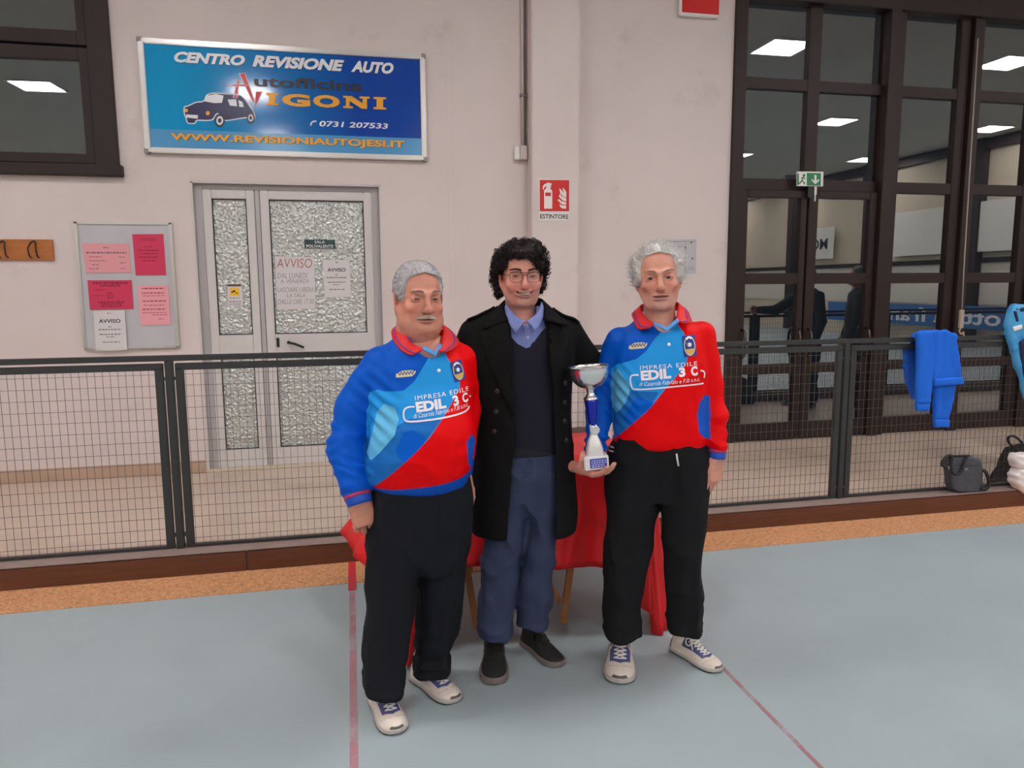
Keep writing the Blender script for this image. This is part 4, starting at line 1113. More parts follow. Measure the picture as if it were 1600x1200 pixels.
class Person:
    def __init__(s, X0, Y0, label, skin):
        s.f = Fr(X0, Y0); s.skin = skin; s.parts = []
        me = bpy.data.meshes.new('person'); s.root = bpy.data.objects.new('person', me); COL.objects.link(s.root)
        s.root.location = (X0, Y0, 0); s.root.rotation_euler = (0, 0, s.f.rz); tag(s.root, label, 'person')
    def body(s, V, Q, C=None):
        if C is None: C = np.tile(np.array(lin(s.skin)), (len(V), 1)) * (1 + .05 * fbm(V * 60, 5.0)[:, None])
        s.parts.append((V, Q, np.clip(C, 0, 1)))
    def finish(s):
        n = 0; Vs = []; Qs = []; Cs = []
        for V, Q, C in s.parts: Vs.append(V); Qs.append(Q + n); Cs.append(C); n += len(V)
        tmp = fastmesh('skin', np.concatenate(Vs), np.concatenate(Qs), None, None, color=np.concatenate(Cs))
        old = s.root.data; s.root.data = tmp.data; bpy.data.objects.remove(tmp); bpy.data.meshes.remove(old)
        s.root.data.name = 'person'
        s.root.data.materials.append(mat('skin', (200, 140, 120), rough=.42, sss=.08, attr='Col', bump=.12, bscale=420))
    def head(s, px, py, ly, scale, yaw_, pitch_, roll_, opts):
        R = rotm(yaw_, pitch_, roll_); s.hR, s.hs = R, scale
        s.hT = s.f.q(px, py, ly - .085) - scale * (R @ np.array([0, -.088, 0]))
        opts.setdefault('skin', s.skin)
        V, Q, C = head_mesh(opts); s.body(s.hx(V), Q, C)
        for sd in (-1, 1):      # eyeballs
            u = MB(); n = 20
            prof = [(.0137 * math.sin(math.pi * k / 14), -.0137 * math.cos(math.pi * k / 14)) for k in range(15)]
            prof[0] = (0, -.0137); prof[-1] = (0, .0137)
            u.lathe(prof, n)
            V = np.array(u.V)[:, [0, 2, 1]] * [1, -1, 1]      # pole towards -y
            V_ = V.copy(); lk = opts.get('look', 0.0)
            ax = np.array([math.sin(math.radians(lk)), -math.cos(math.radians(lk)), -.03])
            cosang = (V_ / .0137) @ ax
            o = pyd('eye', s.hx(V_ + [sd * .032, -.0725, 0.0]), u.F, M_eye, s.root, smooth=True)
            o.data.attributes.new('iris', 'FLOAT', 'POINT').data.foreach_set('value', (cosang - math.cos(math.radians(31))).astype(np.float32))
            o.data.attributes.new('pupil', 'FLOAT', 'POINT').data.foreach_set('value', (cosang - math.cos(math.radians(11))).astype(np.float32))
    def hx(s, V): return s.hT + s.hs * (np.asarray(V) @ s.hR.T)
    def brows(s, m, n, r, length=.010, thick=.005, lift=0.0, z0=.020):
        rng = np.random.default_rng(11)
        for sd in (-1, 1):
            P = []; D = []
            for _ in range(n):
                t = rng.uniform(0, 1); x = sd * (.012 + .036 * t); z = z0 + .006 * math.sin(t * 2.6) + rng.uniform(-thick, thick) * (1 - .5 * t) + lift * (1 - t); y = -.0985 + .020 * t * t
                P.append((x, y, z)); D.append((sd * 1.0, -.25, .25 - .4 * t))
            V, Q = strands(np.array(P), np.array(D), length, r, 4, 3, rng=rng)
            fastmesh('eyebrow', s.hx(V), Q, m, s.root)['kind'] = 'stuff'
    def hand(s, wrist, M, side, curls, thumb=None, fat=1.0, scale=1.0, spread=4.0):
        V, Q, nail = hand_mesh(side, curls, thumb, spread, fat=fat)
        C = np.tile(np.array(lin(s.skin)), (len(V), 1)) * (1 + .06 * fbm(V * 70, 9.0)[:, None])
        C = C * (1 - nail[:, None] * .5) + np.array(lin((226, 178, 166))) * nail[:, None] * .5
        s.body(np.array(wrist) + scale * (V @ np.array(M).T), Q, C)

def fold_fn(seed, amp, fx, fz, vert=0.0, lo=None):
    def f(V):
        a = (1 - np.abs(fbm(V * np.array([fx, fx, fz]), seed, 2))) ** 2
        r = amp * (a - .4)
        if lo is not None:
            z0, z1, amp2, fz2 = lo
            w = np.clip((z1 - V[:, 2]) / (z1 - z0), 0, 1) ** 1.5
            r = r + w * amp2 * (1 - 2 * np.abs(vnoise(V * np.array([5, 5, fz2]), seed + 4)))
        if vert: r = r + vert * vnoise(V * np.array([26, 26, 2.5]), seed + 7)
        return r
    return f

def flap(name, inner, outer, material, parent, n=6, m=5, t=.005, stripe=None, bv=None, lift=.008):
    A = catmull(inner, n); B = catmull(outer, n); V = []; F = []
    if bv is not None:      # keep the cloth on top of the garment below
        for row, up in ((B, lift), (A, lift * .6)):
            for p in row:
                h = bv.ray_cast(Vector((p[0], -1, p[2])), Vector((0, 1, 0)))
                if h[0] is not None and h[0].y - up < p[1] and p[1] < .05: p[1] = h[0].y - up
    for a, b in zip(A, B):
        for k in range(m): V.append(a + (b - a) * k / (m - 1))
    N_ = len(A)
    for i in range(N_ - 1):
        for k in range(m - 1): F.append((i * m + k, i * m + k + 1, (i + 1) * m + k + 1, (i + 1) * m + k))
    o = pyd(name, V, F, material, parent, smooth=True)
    md = o.modifiers.new('thickness', 'SOLIDIFY'); md.thickness = t; md.offset = 0
    if stripe:
        sm_, u0, u1 = stripe; V2 = []; F2 = []
        for a, b in zip(A, B): V2 += [a + (b - a) * u0 + np.array([0, -.0045, .003]), a + (b - a) * u1 + np.array([0, -.0045, .003])]
        for i in range(N_ - 1): F2.append((2 * i, 2 * i + 1, 2 * i + 3, 2 * i + 2))
        s_ = pyd('collar_stripe', V2, F2, sm_, o, smooth=True)
        d = s_.modifiers.new('thickness', 'SOLIDIFY'); d.thickness = .002; d.offset = 0
    return o
def disc(mb, c, r, t=.003, n=14, nrm=(0, -1, 0)):
    c = Vector(c); nrm = Vector(nrm).normalized(); a = nrm.orthogonal().normalized(); b = nrm.cross(a)
    V = [c + (a * math.cos(2 * math.pi * k / n) + b * math.sin(2 * math.pi * k / n)) * rr + nrm * tt for rr, tt in ((r, 0), (r, t * .6), (r * .8, t)) for k in range(n)]
    F = [(i * n + k, i * n + (k + 1) % n, (i + 1) * n + (k + 1) % n, (i + 1) * n + k) for i in range(2) for k in range(n)] + [tuple(2 * n + k for k in range(n))]
    mb.add(V, F)
def front(bvh, x, z):
    h = bvh.ray_cast(Vector((x, -1, z)), Vector((0, 1, 0))); return h[0], h[1]

# ---- shoes
def shoe(P, heel, toe, kind, sole_m, upper_m, lace_m, z_tilt=0.0):
    heel, toe = np.array(heel), np.array(toe); d = toe - heel; L0 = np.linalg.norm(d); d = d / L0; s = L0 / .285
    lat = np.array([d[1], -d[0], 0.0]); M = np.column_stack([lat, d, [0, 0, 1]])
    wk = 1.12 if kind == 'sneaker' else 1.05
    prof = [(0, .026, .060), (.02, .034, .078), (.055, .037, .088), (.10, .037, .086), (.135, .040, .078), (.175, .0455, .064), (.215, .047, .052), (.25, .041, .046), (.272, .028, .040), (.285, .010, .030)]
    ys = [p[0] for p in prof]
    S_p = np.array(catmull([(a_, b_ * wk, c_) for a_, b_, c_ in prof], 6))
    def up(x, y, z):
        w = np.interp(y, S_p[:, 0], S_p[:, 1]); hh = np.interp(y, S_p[:, 0], S_p[:, 2])
        q = (np.abs(x / w) ** 2.6 + np.abs(np.maximum(z, 0) / hh) ** 2.4) ** (1 / 2.4)
        d_ = (q - 1) * np.minimum(w, hh)
        return smax(smax(d_, np.maximum(-y, y - .287), .01), .014 - z, .004)
    g = Grid((-.07, -.03, -.01), (.07, .31, .15), .003)
    g.add(Prim(up, (-.06, -.02, 0), (.06, .3, .1)))
    if kind == 'sneaker': g.add(rcone((0, .045, .07), (0, .05, .105), .034, .033), .012)
    else: g.add(rcone((0, .045, .07), (0, .05, .11), .036, .036), .012)
    g.cut(rcone((0, .05, .098), (0, .05, .2), .026, .03), .003)
    V, Q = g.mesh()
    x, y, z = V[:, 0], V[:, 1], V[:, 2]
    tong = np.minimum(np.minimum(.035 - np.abs(x), (y - .085)), .224 - y - np.abs(x) * .45) + 0 * z
    tong = np.where(z > .040, tong, -1)
    seam = np.minimum(.0013 - np.abs(y - .240 + 9 * x * x), z - .03)
    toecap = np.minimum(y - .272 + .0 * x, .034 - z)
    heelp = np.minimum(.02 - y, .07 - z)
    def T(V): return heel + s * (np.asarray(V) @ M.T) * np.array([1, 1, 1])
    sh = fastmesh('shoe', T(V), Q, upper_m, P.root, attrs=dict(tongue=tong, seam=seam, toecap=toecap, heelpatch=heelp))
    bv = bvh_of(V, Q)
    def sole(x, y, z):
        w = np.interp(y, S_p[:, 0], S_p[:, 1]) + .0035
        q = np.abs(x) - w
        lift = .010 * np.clip((y - .23) / .06, 0, 1) ** 2
        return smax(smax(q, np.maximum(-.004 - y, y - .290), .02), np.maximum(lift - z, z - (.021 if kind == 'sneaker' else .026) - lift * .6), .004)
    g = Grid((-.07, -.03, -.012), (.07, .31, .05), .003); g.add(Prim(sole, (-.06, -.01, 0), (.06, .3, .04)))
    V2, Q2 = g.mesh(); fastmesh('sole', T(V2), Q2, sole_m, sh, attrs=dict(dark=np.where(V2[:, 2] < .008, 1.0, -1.0)))
    def top(x, y):
        h = bv.ray_cast(Vector((x, y, .3)), Vector((0, 0, -1))); return (x, y, (h[0].z if h[0] else .05) + .003)
    lm = MB()
    rows = [.112, .130, .148, .166, .184, .202]
    for i in range(len(rows)):
        y0 = rows[i]
        lm.tube([T(np.array([top(x_, y0 + .004 * math.cos(x_ * 80)) for x_ in np.linspace(-.022, .022, 5)]))[k] for k in range(5)], .0026, 5)
        if i < len(rows) - 1:
            for a, b in ((-.020, .020), (.020, -.020)):
                lm.tube([T(np.array([top(a + (b - a) * t, y0 + (rows[i + 1] - y0) * t) for t in (0, .5, 1)]))[k] for k in range(3)], .0026, 5)
    for sd in (-1, 1):     # bow
        pts = [top(0, .104), (sd * .022, .10, top(.02 * sd, .10)[2] + .008), (sd * .036, .112, top(.03 * sd, .112)[2] + .006), (sd * .030, .130, top(.028 * sd, .13)[2] + .003), (sd * .010, .112, top(.01 * sd, .112)[2] + .004)]
        lm.tube(list(T(np.array(catmull(pts, 4)))), .0026, 5)
        pts = [top(0, .106), (sd * .018, .125, top(.018 * sd, .125)[2] + .004), (sd * .034, .150, top(.034 * sd, .15)[2] + .001)]
        lm.tube(list(T(np.array(catmull(pts, 4)))), .0024, 5)
    lm.build('laces', lace_m, sh, smooth=True)['kind'] = 'stuff'
    return sh
M_sneak = mat('cream_sneaker_leather', (214, 200, 190), rough=.5, bump=.1, bscale=160, layers=[('seam', (150, 136, 128)), ('toecap', (84, 80, 82)), ('heelpatch', (110, 108, 118)), ('tongue', (74, 78, 122))])
M_sneaksole = mat('grey_sneaker_sole', (176, 168, 164), rough=.6, layers=[('dark', (70, 68, 70))])
M_lace = mat('pale_laces', (222, 216, 210), rough=.7)
M_suede = mat('black_suede', (28, 25, 26), rough=.85, bump=.2, bscale=200)
M_greysole = mat('grey_rubber_sole', (112, 102, 98), rough=.6)
M_blacklace = mat('black_laces', (20, 19, 20), rough=.8)

# ---- shared jersey cloth
JB, JL, JR, JP, JD = (0, 84, 194), (36, 148, 222), (226, 0, 6), (100, 180, 222), (0, 92, 200)
M_jersey = mat('printed_jersey', JB, rough=.5, spec=.12, layers=[('p_red', JR), ('p_light', JL), ('p_mid', (28, 106, 184)), ('p_pale', JP), ('p_dark', JD), ('p_side', (20, 84, 186)), ('s_blue', JB), ('s_red', JR), ('p_hem', (16, 78, 178))], bump=.06, bscale=260)
M_colred = mat('red_rib_collar', (214, 12, 18), rough=.6, bump=.1, bscale=300)
M_purple = mat('purple_rib_stripe', (116, 50, 140), rough=.6)
M_cuff = mat('blue_rib_cuff', (10, 76, 178), rough=.6, bump=.25, bscale=60, stretch=(4, 4, .2))
M_cuffstripe = mat('crimson_cuff_stripe', (178, 36, 76), rough=.6)
M_print = mat('white_flock_print', (232, 226, 232), rough=.6)
M_printcream = mat('cream_badge_print', (222, 208, 160), rough=.6)
M_badge = mat('navy_badge', (32, 48, 132), rough=.6)
M_badgey = mat('gold_badge', (206, 168, 84), rough=.6)
M_badgew = mat('white_badge', (232, 232, 236), rough=.6)
M_badgeg = mat('green_badge', (40, 110, 110), rough=.6)
M_pearl = mat('pearl_button', (226, 228, 234), rough=.25)

def jersey_print(P, bv, ly, spec):
    """sponsor lettering and badges laid on the chest; spec gives picture positions"""
    f = P.f
    def ptext(s, quad, m, bold, shear=0.0, par=None):
        (ax, ay), (bx, by), h = quad
        A = f.q(ax, ay, ly)[[0, 2]]; B = f.q(bx, by, ly)[[0, 2]]; hh = h * f.d / FPX * 1.0
        V, F = text_fit(s, 0, 1, 0, 1, bold, shear, 1.18 if s.isupper() and len(s) > 5 else 1.0); u = B - A; n = np.array([-u[1], u[0]]) / np.linalg.norm(u) * hh
        return project('lettering', np.array([A + v[0] * u + v[1] * n for v in V]), F, bv, .0028, m, par or P.jersey)
    for s, quad, bold, shear in spec['texts']: ptext(s, quad, M_print, bold, shear)
    for pts, w in spec['lines']:
        V, F = strip2(catmull([tuple(f.q(a, b, ly)[[0, 2]]) for a, b in pts], 6), w); project('frame_line', V, F, bv, .0028, M_print, P.jersey)
    # maker's badge
    bx, by, bw, bh, rot = spec['maker']
    c = f.q(bx, by, ly)[[0, 2]]; k = f.d / FPX; cr_, sr_ = math.cos(math.radians(rot)), math.sin(math.radians(rot))
    def place(pts): return np.array([c + k * np.array([cr_ * a - sr_ * b, sr_ * a + cr_ * b]) for a, b in pts])
    sh = [(-bw, -bh * .8), (-bw * .8, -bh), (bw * .6, -bh * .75), (bw * .95, bh * .1), (bw, bh * .7), (bw * .5, bh), (-bw * .3, bh * .9), (-bw * .9, bh * .2)]
    mk = project('maker_badge', place(sh), [list(range(len(sh)))], bv, .002, M_printcream, P.jersey)
    V, F = strip2([(-bw * .8 + bw * 1.65 * t, bh * .05 + bh * .3 * t + bh * .42 * math.sin(t * 34)) for t in np.linspace(0, 1, 50)], bw * .075)
    project('badge_script', place(V), F, bv, .0034, M_badge, mk)
    # club badge
    bx, by, bw, bh, rot = spec['club']
    c = f.q(bx, by, ly)[[0, 2]]; cr_, sr_ = math.cos(math.radians(rot)), math.sin(math.radians(rot))
    bd = project('club_badge', place([(-bw, -bh), (bw, -bh), (bw, bh), (-bw, bh)]), [(0, 1, 2, 3)], bv, .002, M_badge, P.jersey)
    R_ = ellipse2(0, 0, bw * .8, bh * .88, 28)
    V, F = strip2(R_ + [R_[0]], bw * .12); project('badge_ring', place(V), F, bv, .0032, M_printcream, bd)
    E_ = ellipse2(0, -bh * .28, bw * .72, bh * .56, 20, 180, 360); project('badge_gold', place(E_), [list(range(len(E_)))], bv, .0034, M_badgey, bd)
    E_ = ellipse2(0, bh * .12, bw * .3, bh * .2, 14); project('badge_ball', place(E_), [list(range(len(E_)))], bv, .0036, M_badgew, bd)
    V, F = strip2(ellipse2(0, bh * .45, bw * .5, bh * .35, 10, 35, 150), bw * .3); project('badge_arc', place(V), F, bv, .0036, M_badgew, bd)
    V, F = strip2([(-bw * .5, bh * .35), (-bw * .25, bh * .05)], bw * .3); project('badge_patch', place(V), F, bv, .0036, M_badgeg, bd)
def cuff(P, a, b, ra, rb, stripe_t=.45):
    a, b = np.array(a), np.array(b); mb_ = MB(); ts = np.linspace(0, 1, 7)
    mb_.tube([tuple(a + (b - a) * t) for t in ts], [ra + (rb - ra) * t for t in ts], 24)
    c = mb_.build('cuff', M_cuff, P.jersey, smooth=True)
    p0, p1 = a + (b - a) * (stripe_t - .08), a + (b - a) * (stripe_t + .10); r0 = ra + (rb - ra) * stripe_t + .0012
    MB().tube([tuple(p0), tuple(p1)], r0, 24).build('cuff_stripe', M_cuffstripe, c, smooth=True)
M_trouser = mat('black_tracksuit_cloth', (21, 21, 24), rough=.85, spec=.2, bump=.12, bscale=220)
M_trouser2 = mat('navy_black_trouser_cloth', (21, 22, 29), rough=.85, spec=.2, bump=.12, bscale=220)

# =================================================================== left man
A_ = Person(0.205, 2.64, 'stout man with combed grey hair and moustache wearing blue and red team jersey', (202, 136, 114))
f = A_.f
A_.head(667, 467.5, -.005, 1.035, 17, 3, 1, dict(fat=1, jaw=1.10, nose=1.3, hood=-.0012, eye=.0024, bags=True, lines=True, flush=(190, 92, 76), lip=(156, 92, 84), mouth=.023, look=-8))
M_grey = mat('silver_hair', (176, 172, 176), rough=.5, var=.22, vscale=30, stretch=(6, .6, 2))
def keepA(x, y, z):
    top = .086 - z - np.abs(x) * .25
    side = -.046 - y + 0 * x
    d = smin(top + 0 * y, side + 0 * z, .02)
    low = np.where(y > .03, -.075, -.012) - z
    return smax(d, low + 0 * x, .01)
V, Q = hair_shell(.0085, keepA, noise=lambda V: .0016 * vnoise(V * [130, 22, 130], 3.0) + .002 * vnoise(V * 35, 1.0))
hairA = fastmesh('hair', A_.hx(V), Q, M_grey, A_.root)
Nn = normals(V, Q); idx = RNG.choice(len(V), 1500); d_ = np.column_stack([Nn[idx, 0] * .25, np.full(1500, 1.0), np.where(V[idx, 2] > .07, .10, -.5)]) + RNG.normal(0, .10, (1500, 3))
d_ = d_ - Nn[idx] * (d_ * Nn[idx]).sum(1)[:, None] * .97
Vs, Qs = strands(V[idx] + Nn[idx] * .0005, d_, .020, .0013, 5, 4)
fastmesh('hair_strands', A_.hx(Vs), Qs, M_grey, hairA)['kind'] = 'stuff'
A_.brows(mat('grey_brown_brows', (150, 128, 116), rough=.7), 90, .0007, .010, .0035, lift=.003)
M_tache = mat('grey_moustache', (206, 188, 172), rough=.7)
rng = np.random.default_rng(5); P_ = []; D_ = []
for k in range(520):
    x = rng.uniform(-.030, .030); t = abs(x) / .030
    z = -.0535 - .0085 * t + rng.uniform(-.0045, .0045) * (1 - .45 * t); y = -.1045 + .020 * t * t
    P_.append((x, y + .002, z)); D_.append((math.copysign(.5 + .7 * t, x), -.22, -.8 + .2 * t))
Vs, Qs = strands(np.array(P_), np.array(D_), .008, .0009, 4, 3, rng=rng)
fastmesh('moustache', A_.hx(Vs), Qs, M_tache, A_.root)['kind'] = 'stuff'

torsoA = zloft(f.lv([(512, 634, 690, .02, .06, .07), (526, 616, 706, .02, .095, .10), (545, 597, 722, .015, .122, .12), (575, 582, 734, .01, .145, .13), (620, 580, 738, .0, .16, .135), (670, 578, 740, -.01, .185, .135), (715, 575, 738, -.01, .185, .135), (742, 577, 734, -.005, .165, .13), (760, 588, 726, .0, .145, .125)]), 2.3, capr=.02)
bellyA = ell(f.q(672, 690, -.09), (.125, .105, .16))
armA = [rcone(f.q(594, 570, .02), f.q(553, 640, .02), .068, .066), rcone(f.q(553, 640, .02), f.q(541, 698, .0), .066, .062), rcone(f.q(541, 698, .0), f.q(556, 762, -.06), .062, .052)]
armA2 = [rcone(f.q(716, 562, .04), f.q(728, 640, .10), .062, .055), rcone(f.q(728, 640, .10), f.q(722, 735, .10), .050, .04)]
neckA = rcone(f.q(663, 515, .02), f.q(662, 470, .03), .068, .070)
foldA = fold_fn(1.3, .007, 5.5, 9)
def foldJA(V):
    r = foldA(V)
    # strained diagonal wrinkles at the armpit, gathers above the cuff
    w = np.exp(-(((V - f.q(592, 640, -.08)) / [.07, .12, .10]) ** 2).sum(1)); r = r + w * .008 * np.sin((V[:, 0] * .7 + V[:, 2]) * 120)
    c = f.q(550, 736, -.04); w = np.exp(-(((V - c) / [.09, .10, .055]) ** 2).sum(1)); r = r + w * .017 * (1 - 2 * np.abs(vnoise(V * [6, 6, 30] + V[:, [2, 2, 0]] * [0, 0, 12], 3)))
    c = f.q(538, 690, 0); w = np.exp(-(((V - c) / [.08, .10, .06]) ** 2).sum(1)); r = r + w * .014 * (1 - 2 * np.abs(vnoise(V * [6, 6, 24] + V[:, [2, 2, 0]] * [0, 0, -14], 6)))
    return r
lyA = -.15
POLY_A = dict(
    p_light=[(660, 536), (690, 536), (700, 560), (720, 594), (720, 607), (709, 625), (695, 646), (670, 679), (651, 700), (588, 762), (540, 790), (540, 640), (588, 612), (600, 614), (630, 611), (647, 597), (672, 557)],
    p_red=[(690, 480), (780, 480), (780, 790), (560, 790), (588, 762), (651, 700), (670, 679), (695, 646), (709, 625), (720, 607), (720, 594), (700, 560), (690, 536)],
    p_mid=[(560, 700), (640, 652), (690, 652), (651, 700), (588, 762), (540, 790)],
    p_pale=[(600, 633), (617, 637), (623, 653), (617, 677), (597, 703), (578, 725), (570, 718), (580, 683), (588, 647)],
    p_dark=[(645, 667), (667, 680), (660, 690), (633, 717), (623, 713), (618, 700), (630, 673)],
    p_side=[(729, 690), (738, 680), (750, 700), (750, 735), (733, 732)])
def mk_attr(f, ly, polys, torso, arms_blue, arms_red, zhem=None):
    pp = {k: f.poly(v, ly) for k, v in polys.items()}
    def fn(V):
        out = {}
        P2 = V[:, [0, 2]]; frontm = (.01 - V[:, 1])
        for k, pl_ in pp.items():
            d = poly_sdf(P2, pl_)
            out[k] = d if k == 'p_red' else np.minimum(d, frontm)
        dt = torso(V)
        out['s_blue'] = dt - np.min([a(V) for a in arms_blue], 0) - .006; out['s_red'] = dt - np.min([a(V) for a in arms_red], 0) - .006
        out['p_hem'] = (zhem(V) - V[:, 2]) if zhem else np.full(len(V), -1.0)
        return out
    return fn
zhA = f.q(655, 760, -.15)[2]
zhB = f.q(735, 738, -.05)[2]
VA, QA, A_.jersey = garment('jersey', [(torsoA, 0), (bellyA, .06)] + [(a, .03) for a in armA] + [(a, .03) for a in armA2], .0062, M_jersey, A_.root, foldJA,
    cuts=[(neckA, .01), (rcone(f.q(664, 508, .0), f.q(672, 537, -.085), .080, .053), .01), (rcone(f.q(672, 530, -.085), f.q(679, 552, -.135), .026, .006), .004), (rcone(f.q(556, 762, -.06), f.q(562, 790, -.085), .040, .040), .004)],
    attrs=mk_attr(f, lyA, POLY_A, lambda V: smin(torsoA(V), bellyA(V), .06), armA, armA2, lambda V: zhA + (V[:, 0] - f.q(655, 760, -.15)[0]) * .12 + .25 * (V[:, 0] - f.q(655, 760, -.15)[0]) ** 2))
bvA = bvh_of(VA, QA)
cuff(A_, f.q(556, 763, -.062), f.q(563, 788, -.085), .052, .044)
flap('collar', [f.q(684, 500, .06), f.q(650, 494, .075), f.q(630, 500, .05), f.q(631, 517, -.02), f.q(645, 537, -.085), f.q(662, 546, -.115)], [f.q(690, 512, .10), f.q(650, 508, .115), f.q(617, 512, .07), f.q(613, 527, -.01), f.q(627, 547, -.09), f.q(643, 555, -.135)], M_colred, A_.jersey, stripe=(M_purple, .70, .80), bv=bvA)
flap('collar', [f.q(684, 500, .06), f.q(690, 506, .04), f.q(693, 515, .0), f.q(691, 527, -.06), f.q(688, 538, -.10), f.q(684, 549, -.128)], [f.q(690, 512, .10), f.q(703, 516, .08), f.q(713, 527, .01), f.q(717, 537, -.05), f.q(709, 545, -.095), f.q(698, 550, -.125)], M_colred, A_.jersey, stripe=(M_purple, .70, .80), bv=bvA)
flap('placket_edge', [f.q(661, 547, -.118), f.q(672, 552, -.128), f.q(679, 556, -.134)], [f.q(660, 541, -.105), f.q(671, 545, -.115), f.q(678, 549, -.121)], mat('light_blue_rib', (70, 140, 204), rough=.6), A_.jersey, bv=bvA, lift=.004)
flap('placket_edge', [f.q(691, 540, -.112), f.q(686, 549, -.126), f.q(680, 557, -.136)], [f.q(686, 536, -.10), f.q(682, 545, -.114), f.q(678, 551, -.122)], MATS['light_blue_rib'], A_.jersey, bv=bvA, lift=.004)
bt = MB()
for a, b in ((677, 560), (686, 580)):
    p, n_ = front(bvA, *f.q(a, b, lyA)[[0, 2]]); disc(bt, p + Vector((0, -.002, 0)), .0062, nrm=n_ if n_.y < 0 else -n_)
bt.build('buttons', M_pearl, A_.jersey, smooth=True)['kind'] = 'stuff'
jersey_print(A_, bvA, lyA, dict(
    texts=[('IMPRESA EDILE', ((649, 625), (734, 614), 6.5), .0, 0), ('EDIL', ((651, 642.5), (697, 636), 14.5), .05, 0), ('3', ((709, 635), (718, 633), 15), .04, 0), ('C', ((724, 632.5), (733.5, 631), 15), .04, 0),
           ('di Casarola Fabrizio e F.lli s.n.c.', ((647, 651), (733, 638), 6.5), .0, .35)],
    lines=[([(648, 634), (640, 634.5), (633, 638), (631, 645), (633, 654), (642, 656), (670, 653), (700, 649), (728, 644.5), (735, 639)], .0055), ([(735, 624), (738, 624)], .0055)],
    maker=(634, 585, 15, 5.2, 2), club=(717, 582, 9, 15, 14)))
legA = [zloft(f.lv([(735, 590, 668, .0, .13, .13), (780, 578, 664, .0, .125, .125), (830, 576, 660, -.01, .115, .12), (900, 573, 655, -.03, .105, .11), (960, 572, 648, -.05, .095, .10), (1010, 569, 641, -.075, .085, .09), (1050, 570, 635, -.09, .080, .085), (1079, 569, 632, -.10, .080, .088)]), 2.3, capr=.004),
        zloft(f.lv([(735, 645, 728, .01, .13, .13), (780, 648, 733, .02, .125, .125), (830, 651, 730, .03, .115, .12), (900, 652, 726, .045, .10, .11), (960, 652, 719, .06, .09, .10), (1000, 651, 709, .07, .08, .09), (1030, 649, 704, .075, .078, .088), (1050, 646, 702, .075, .080, .090)]), 2.3, capr=.004)]
hipA = zloft(f.lv([(725, 598, 724, .0, .13, .13), (765, 582, 733, .0, .14, .135), (810, 577, 732, .0, .13, .13), (860, 577, 729, .0, .11, .12), (890, 585, 718, .0, .08, .10)]), 2.3)
def foldTA(V):
    r = fold_fn(8.1, .015, 9, 4, vert=.005, lo=(.05, .40, .012, 22))(V)
    return r
garment('trousers', [(hipA, 0), (legA[0], .02), (legA[1], .02)], .0075, M_trouser2, A_.root, foldTA)
# skin under the clothes
def under(P, prims, h=.014):
    lo, hi = bounds([(p, 0) for p, _ in prims]); g = Grid(lo, hi, h)
    for p, k in prims: g.add(p, k)
    g.F += .026
    V, Q = g.mesh(); P.body(V, Q)
under(A_, [(torsoA, 0), (bellyA, .05), (hipA, .03), (legA[0], .02), (legA[1], .02)] + [(a, .03) for a in armA + armA2])
A_.hand(f.q(561, 784, -.078), rotm(14, 4, -16), 1, [(20, 38, 26), (24, 44, 28), (28, 48, 30), (32, 50, 30)], fat=1.08, scale=1.0, thumb=[(.024, .010, -.022), (.040, .014, -.050), (.040, .016, -.078), (.034, .020, -.100)])
A_.hand(f.q(722, 740, .10), rotm(150, 0, 0), -1, [(20, 30, 20)] * 4)
shoe(A_, f.fl(588, 1088), f.fl(622, 1150), 'sneaker', M_sneaksole, M_sneak, M_lace)
shoe(A_, f.fl(652, 1056) + [-.01, .0, 0], f.fl(715, 1100), 'sneaker', M_sneaksole, M_sneak, M_lace)
A_.finish()

# =================================================================== middle man
B_ = Person(0.652, 2.82, 'smiling man with dark curly hair and glasses wearing a long black coat', (208, 142, 124))
f = B_.f
B_.head(819.5, 431.5, -.01, 1.0, 9, 2, 0, dict(smile=1.0, open=.0048, jaw=1.04, eye=.0028, flush=(196, 96, 88), lip=(170, 84, 84), stubble=(150, 112, 104), mouth=.0245, look=-6))
M_dark = mat('dark_brown_hair', (30, 22, 21), rough=.5, spec=.25, var=.3, vscale=40)
def keepB(x, y, z):
    top = .066 - z + .3 * np.maximum(np.abs(x) - .03, 0)
    d = smin(top + 0 * y, -.046 - y + np.clip((.03 - z) / .03, 0, 1) * .065 + 0 * x, .015)
    return smax(d, np.where(y > .02, -.10, -.03) - z + 0 * x, .01)
V, Q = hair_shell(.017, keepB, noise=lambda V: .006 * fbm(V * 45, 1.0), extra=[(ell((.02, -.03, .098), (.06, .05, .03)), .03), (ell((-.080, .045, -.02), (.022, .045, .065)), .03), (ell((.080, .045, -.01), (.022, .045, .06)), .03), (ell((-.078, .0, .05), (.02, .05, .04)), .03), (ell((.078, .0, .05), (.02, .05, .04)), .03)])
hairB = fastmesh('hair', B_.hx(V), Q, M_dark, B_.root)
Nn = normals(V, Q); idx = RNG.choice(len(V), 1500)
idx = idx[(V[idx, 1] > -.055) | (V[idx, 2] > .07)]
Vs, Qs = strands(V[idx] - Nn[idx] * .006, Nn[idx] * .6 + RNG.normal(0, .55, (len(idx), 3)) + [0, .15, -.25], .020, .0022, 15, 4, curl=.0080, turns=1.8, rng=np.random.default_rng(8))
fastmesh('curls', B_.hx(Vs), Qs, M_dark, hairB)['kind'] = 'stuff'
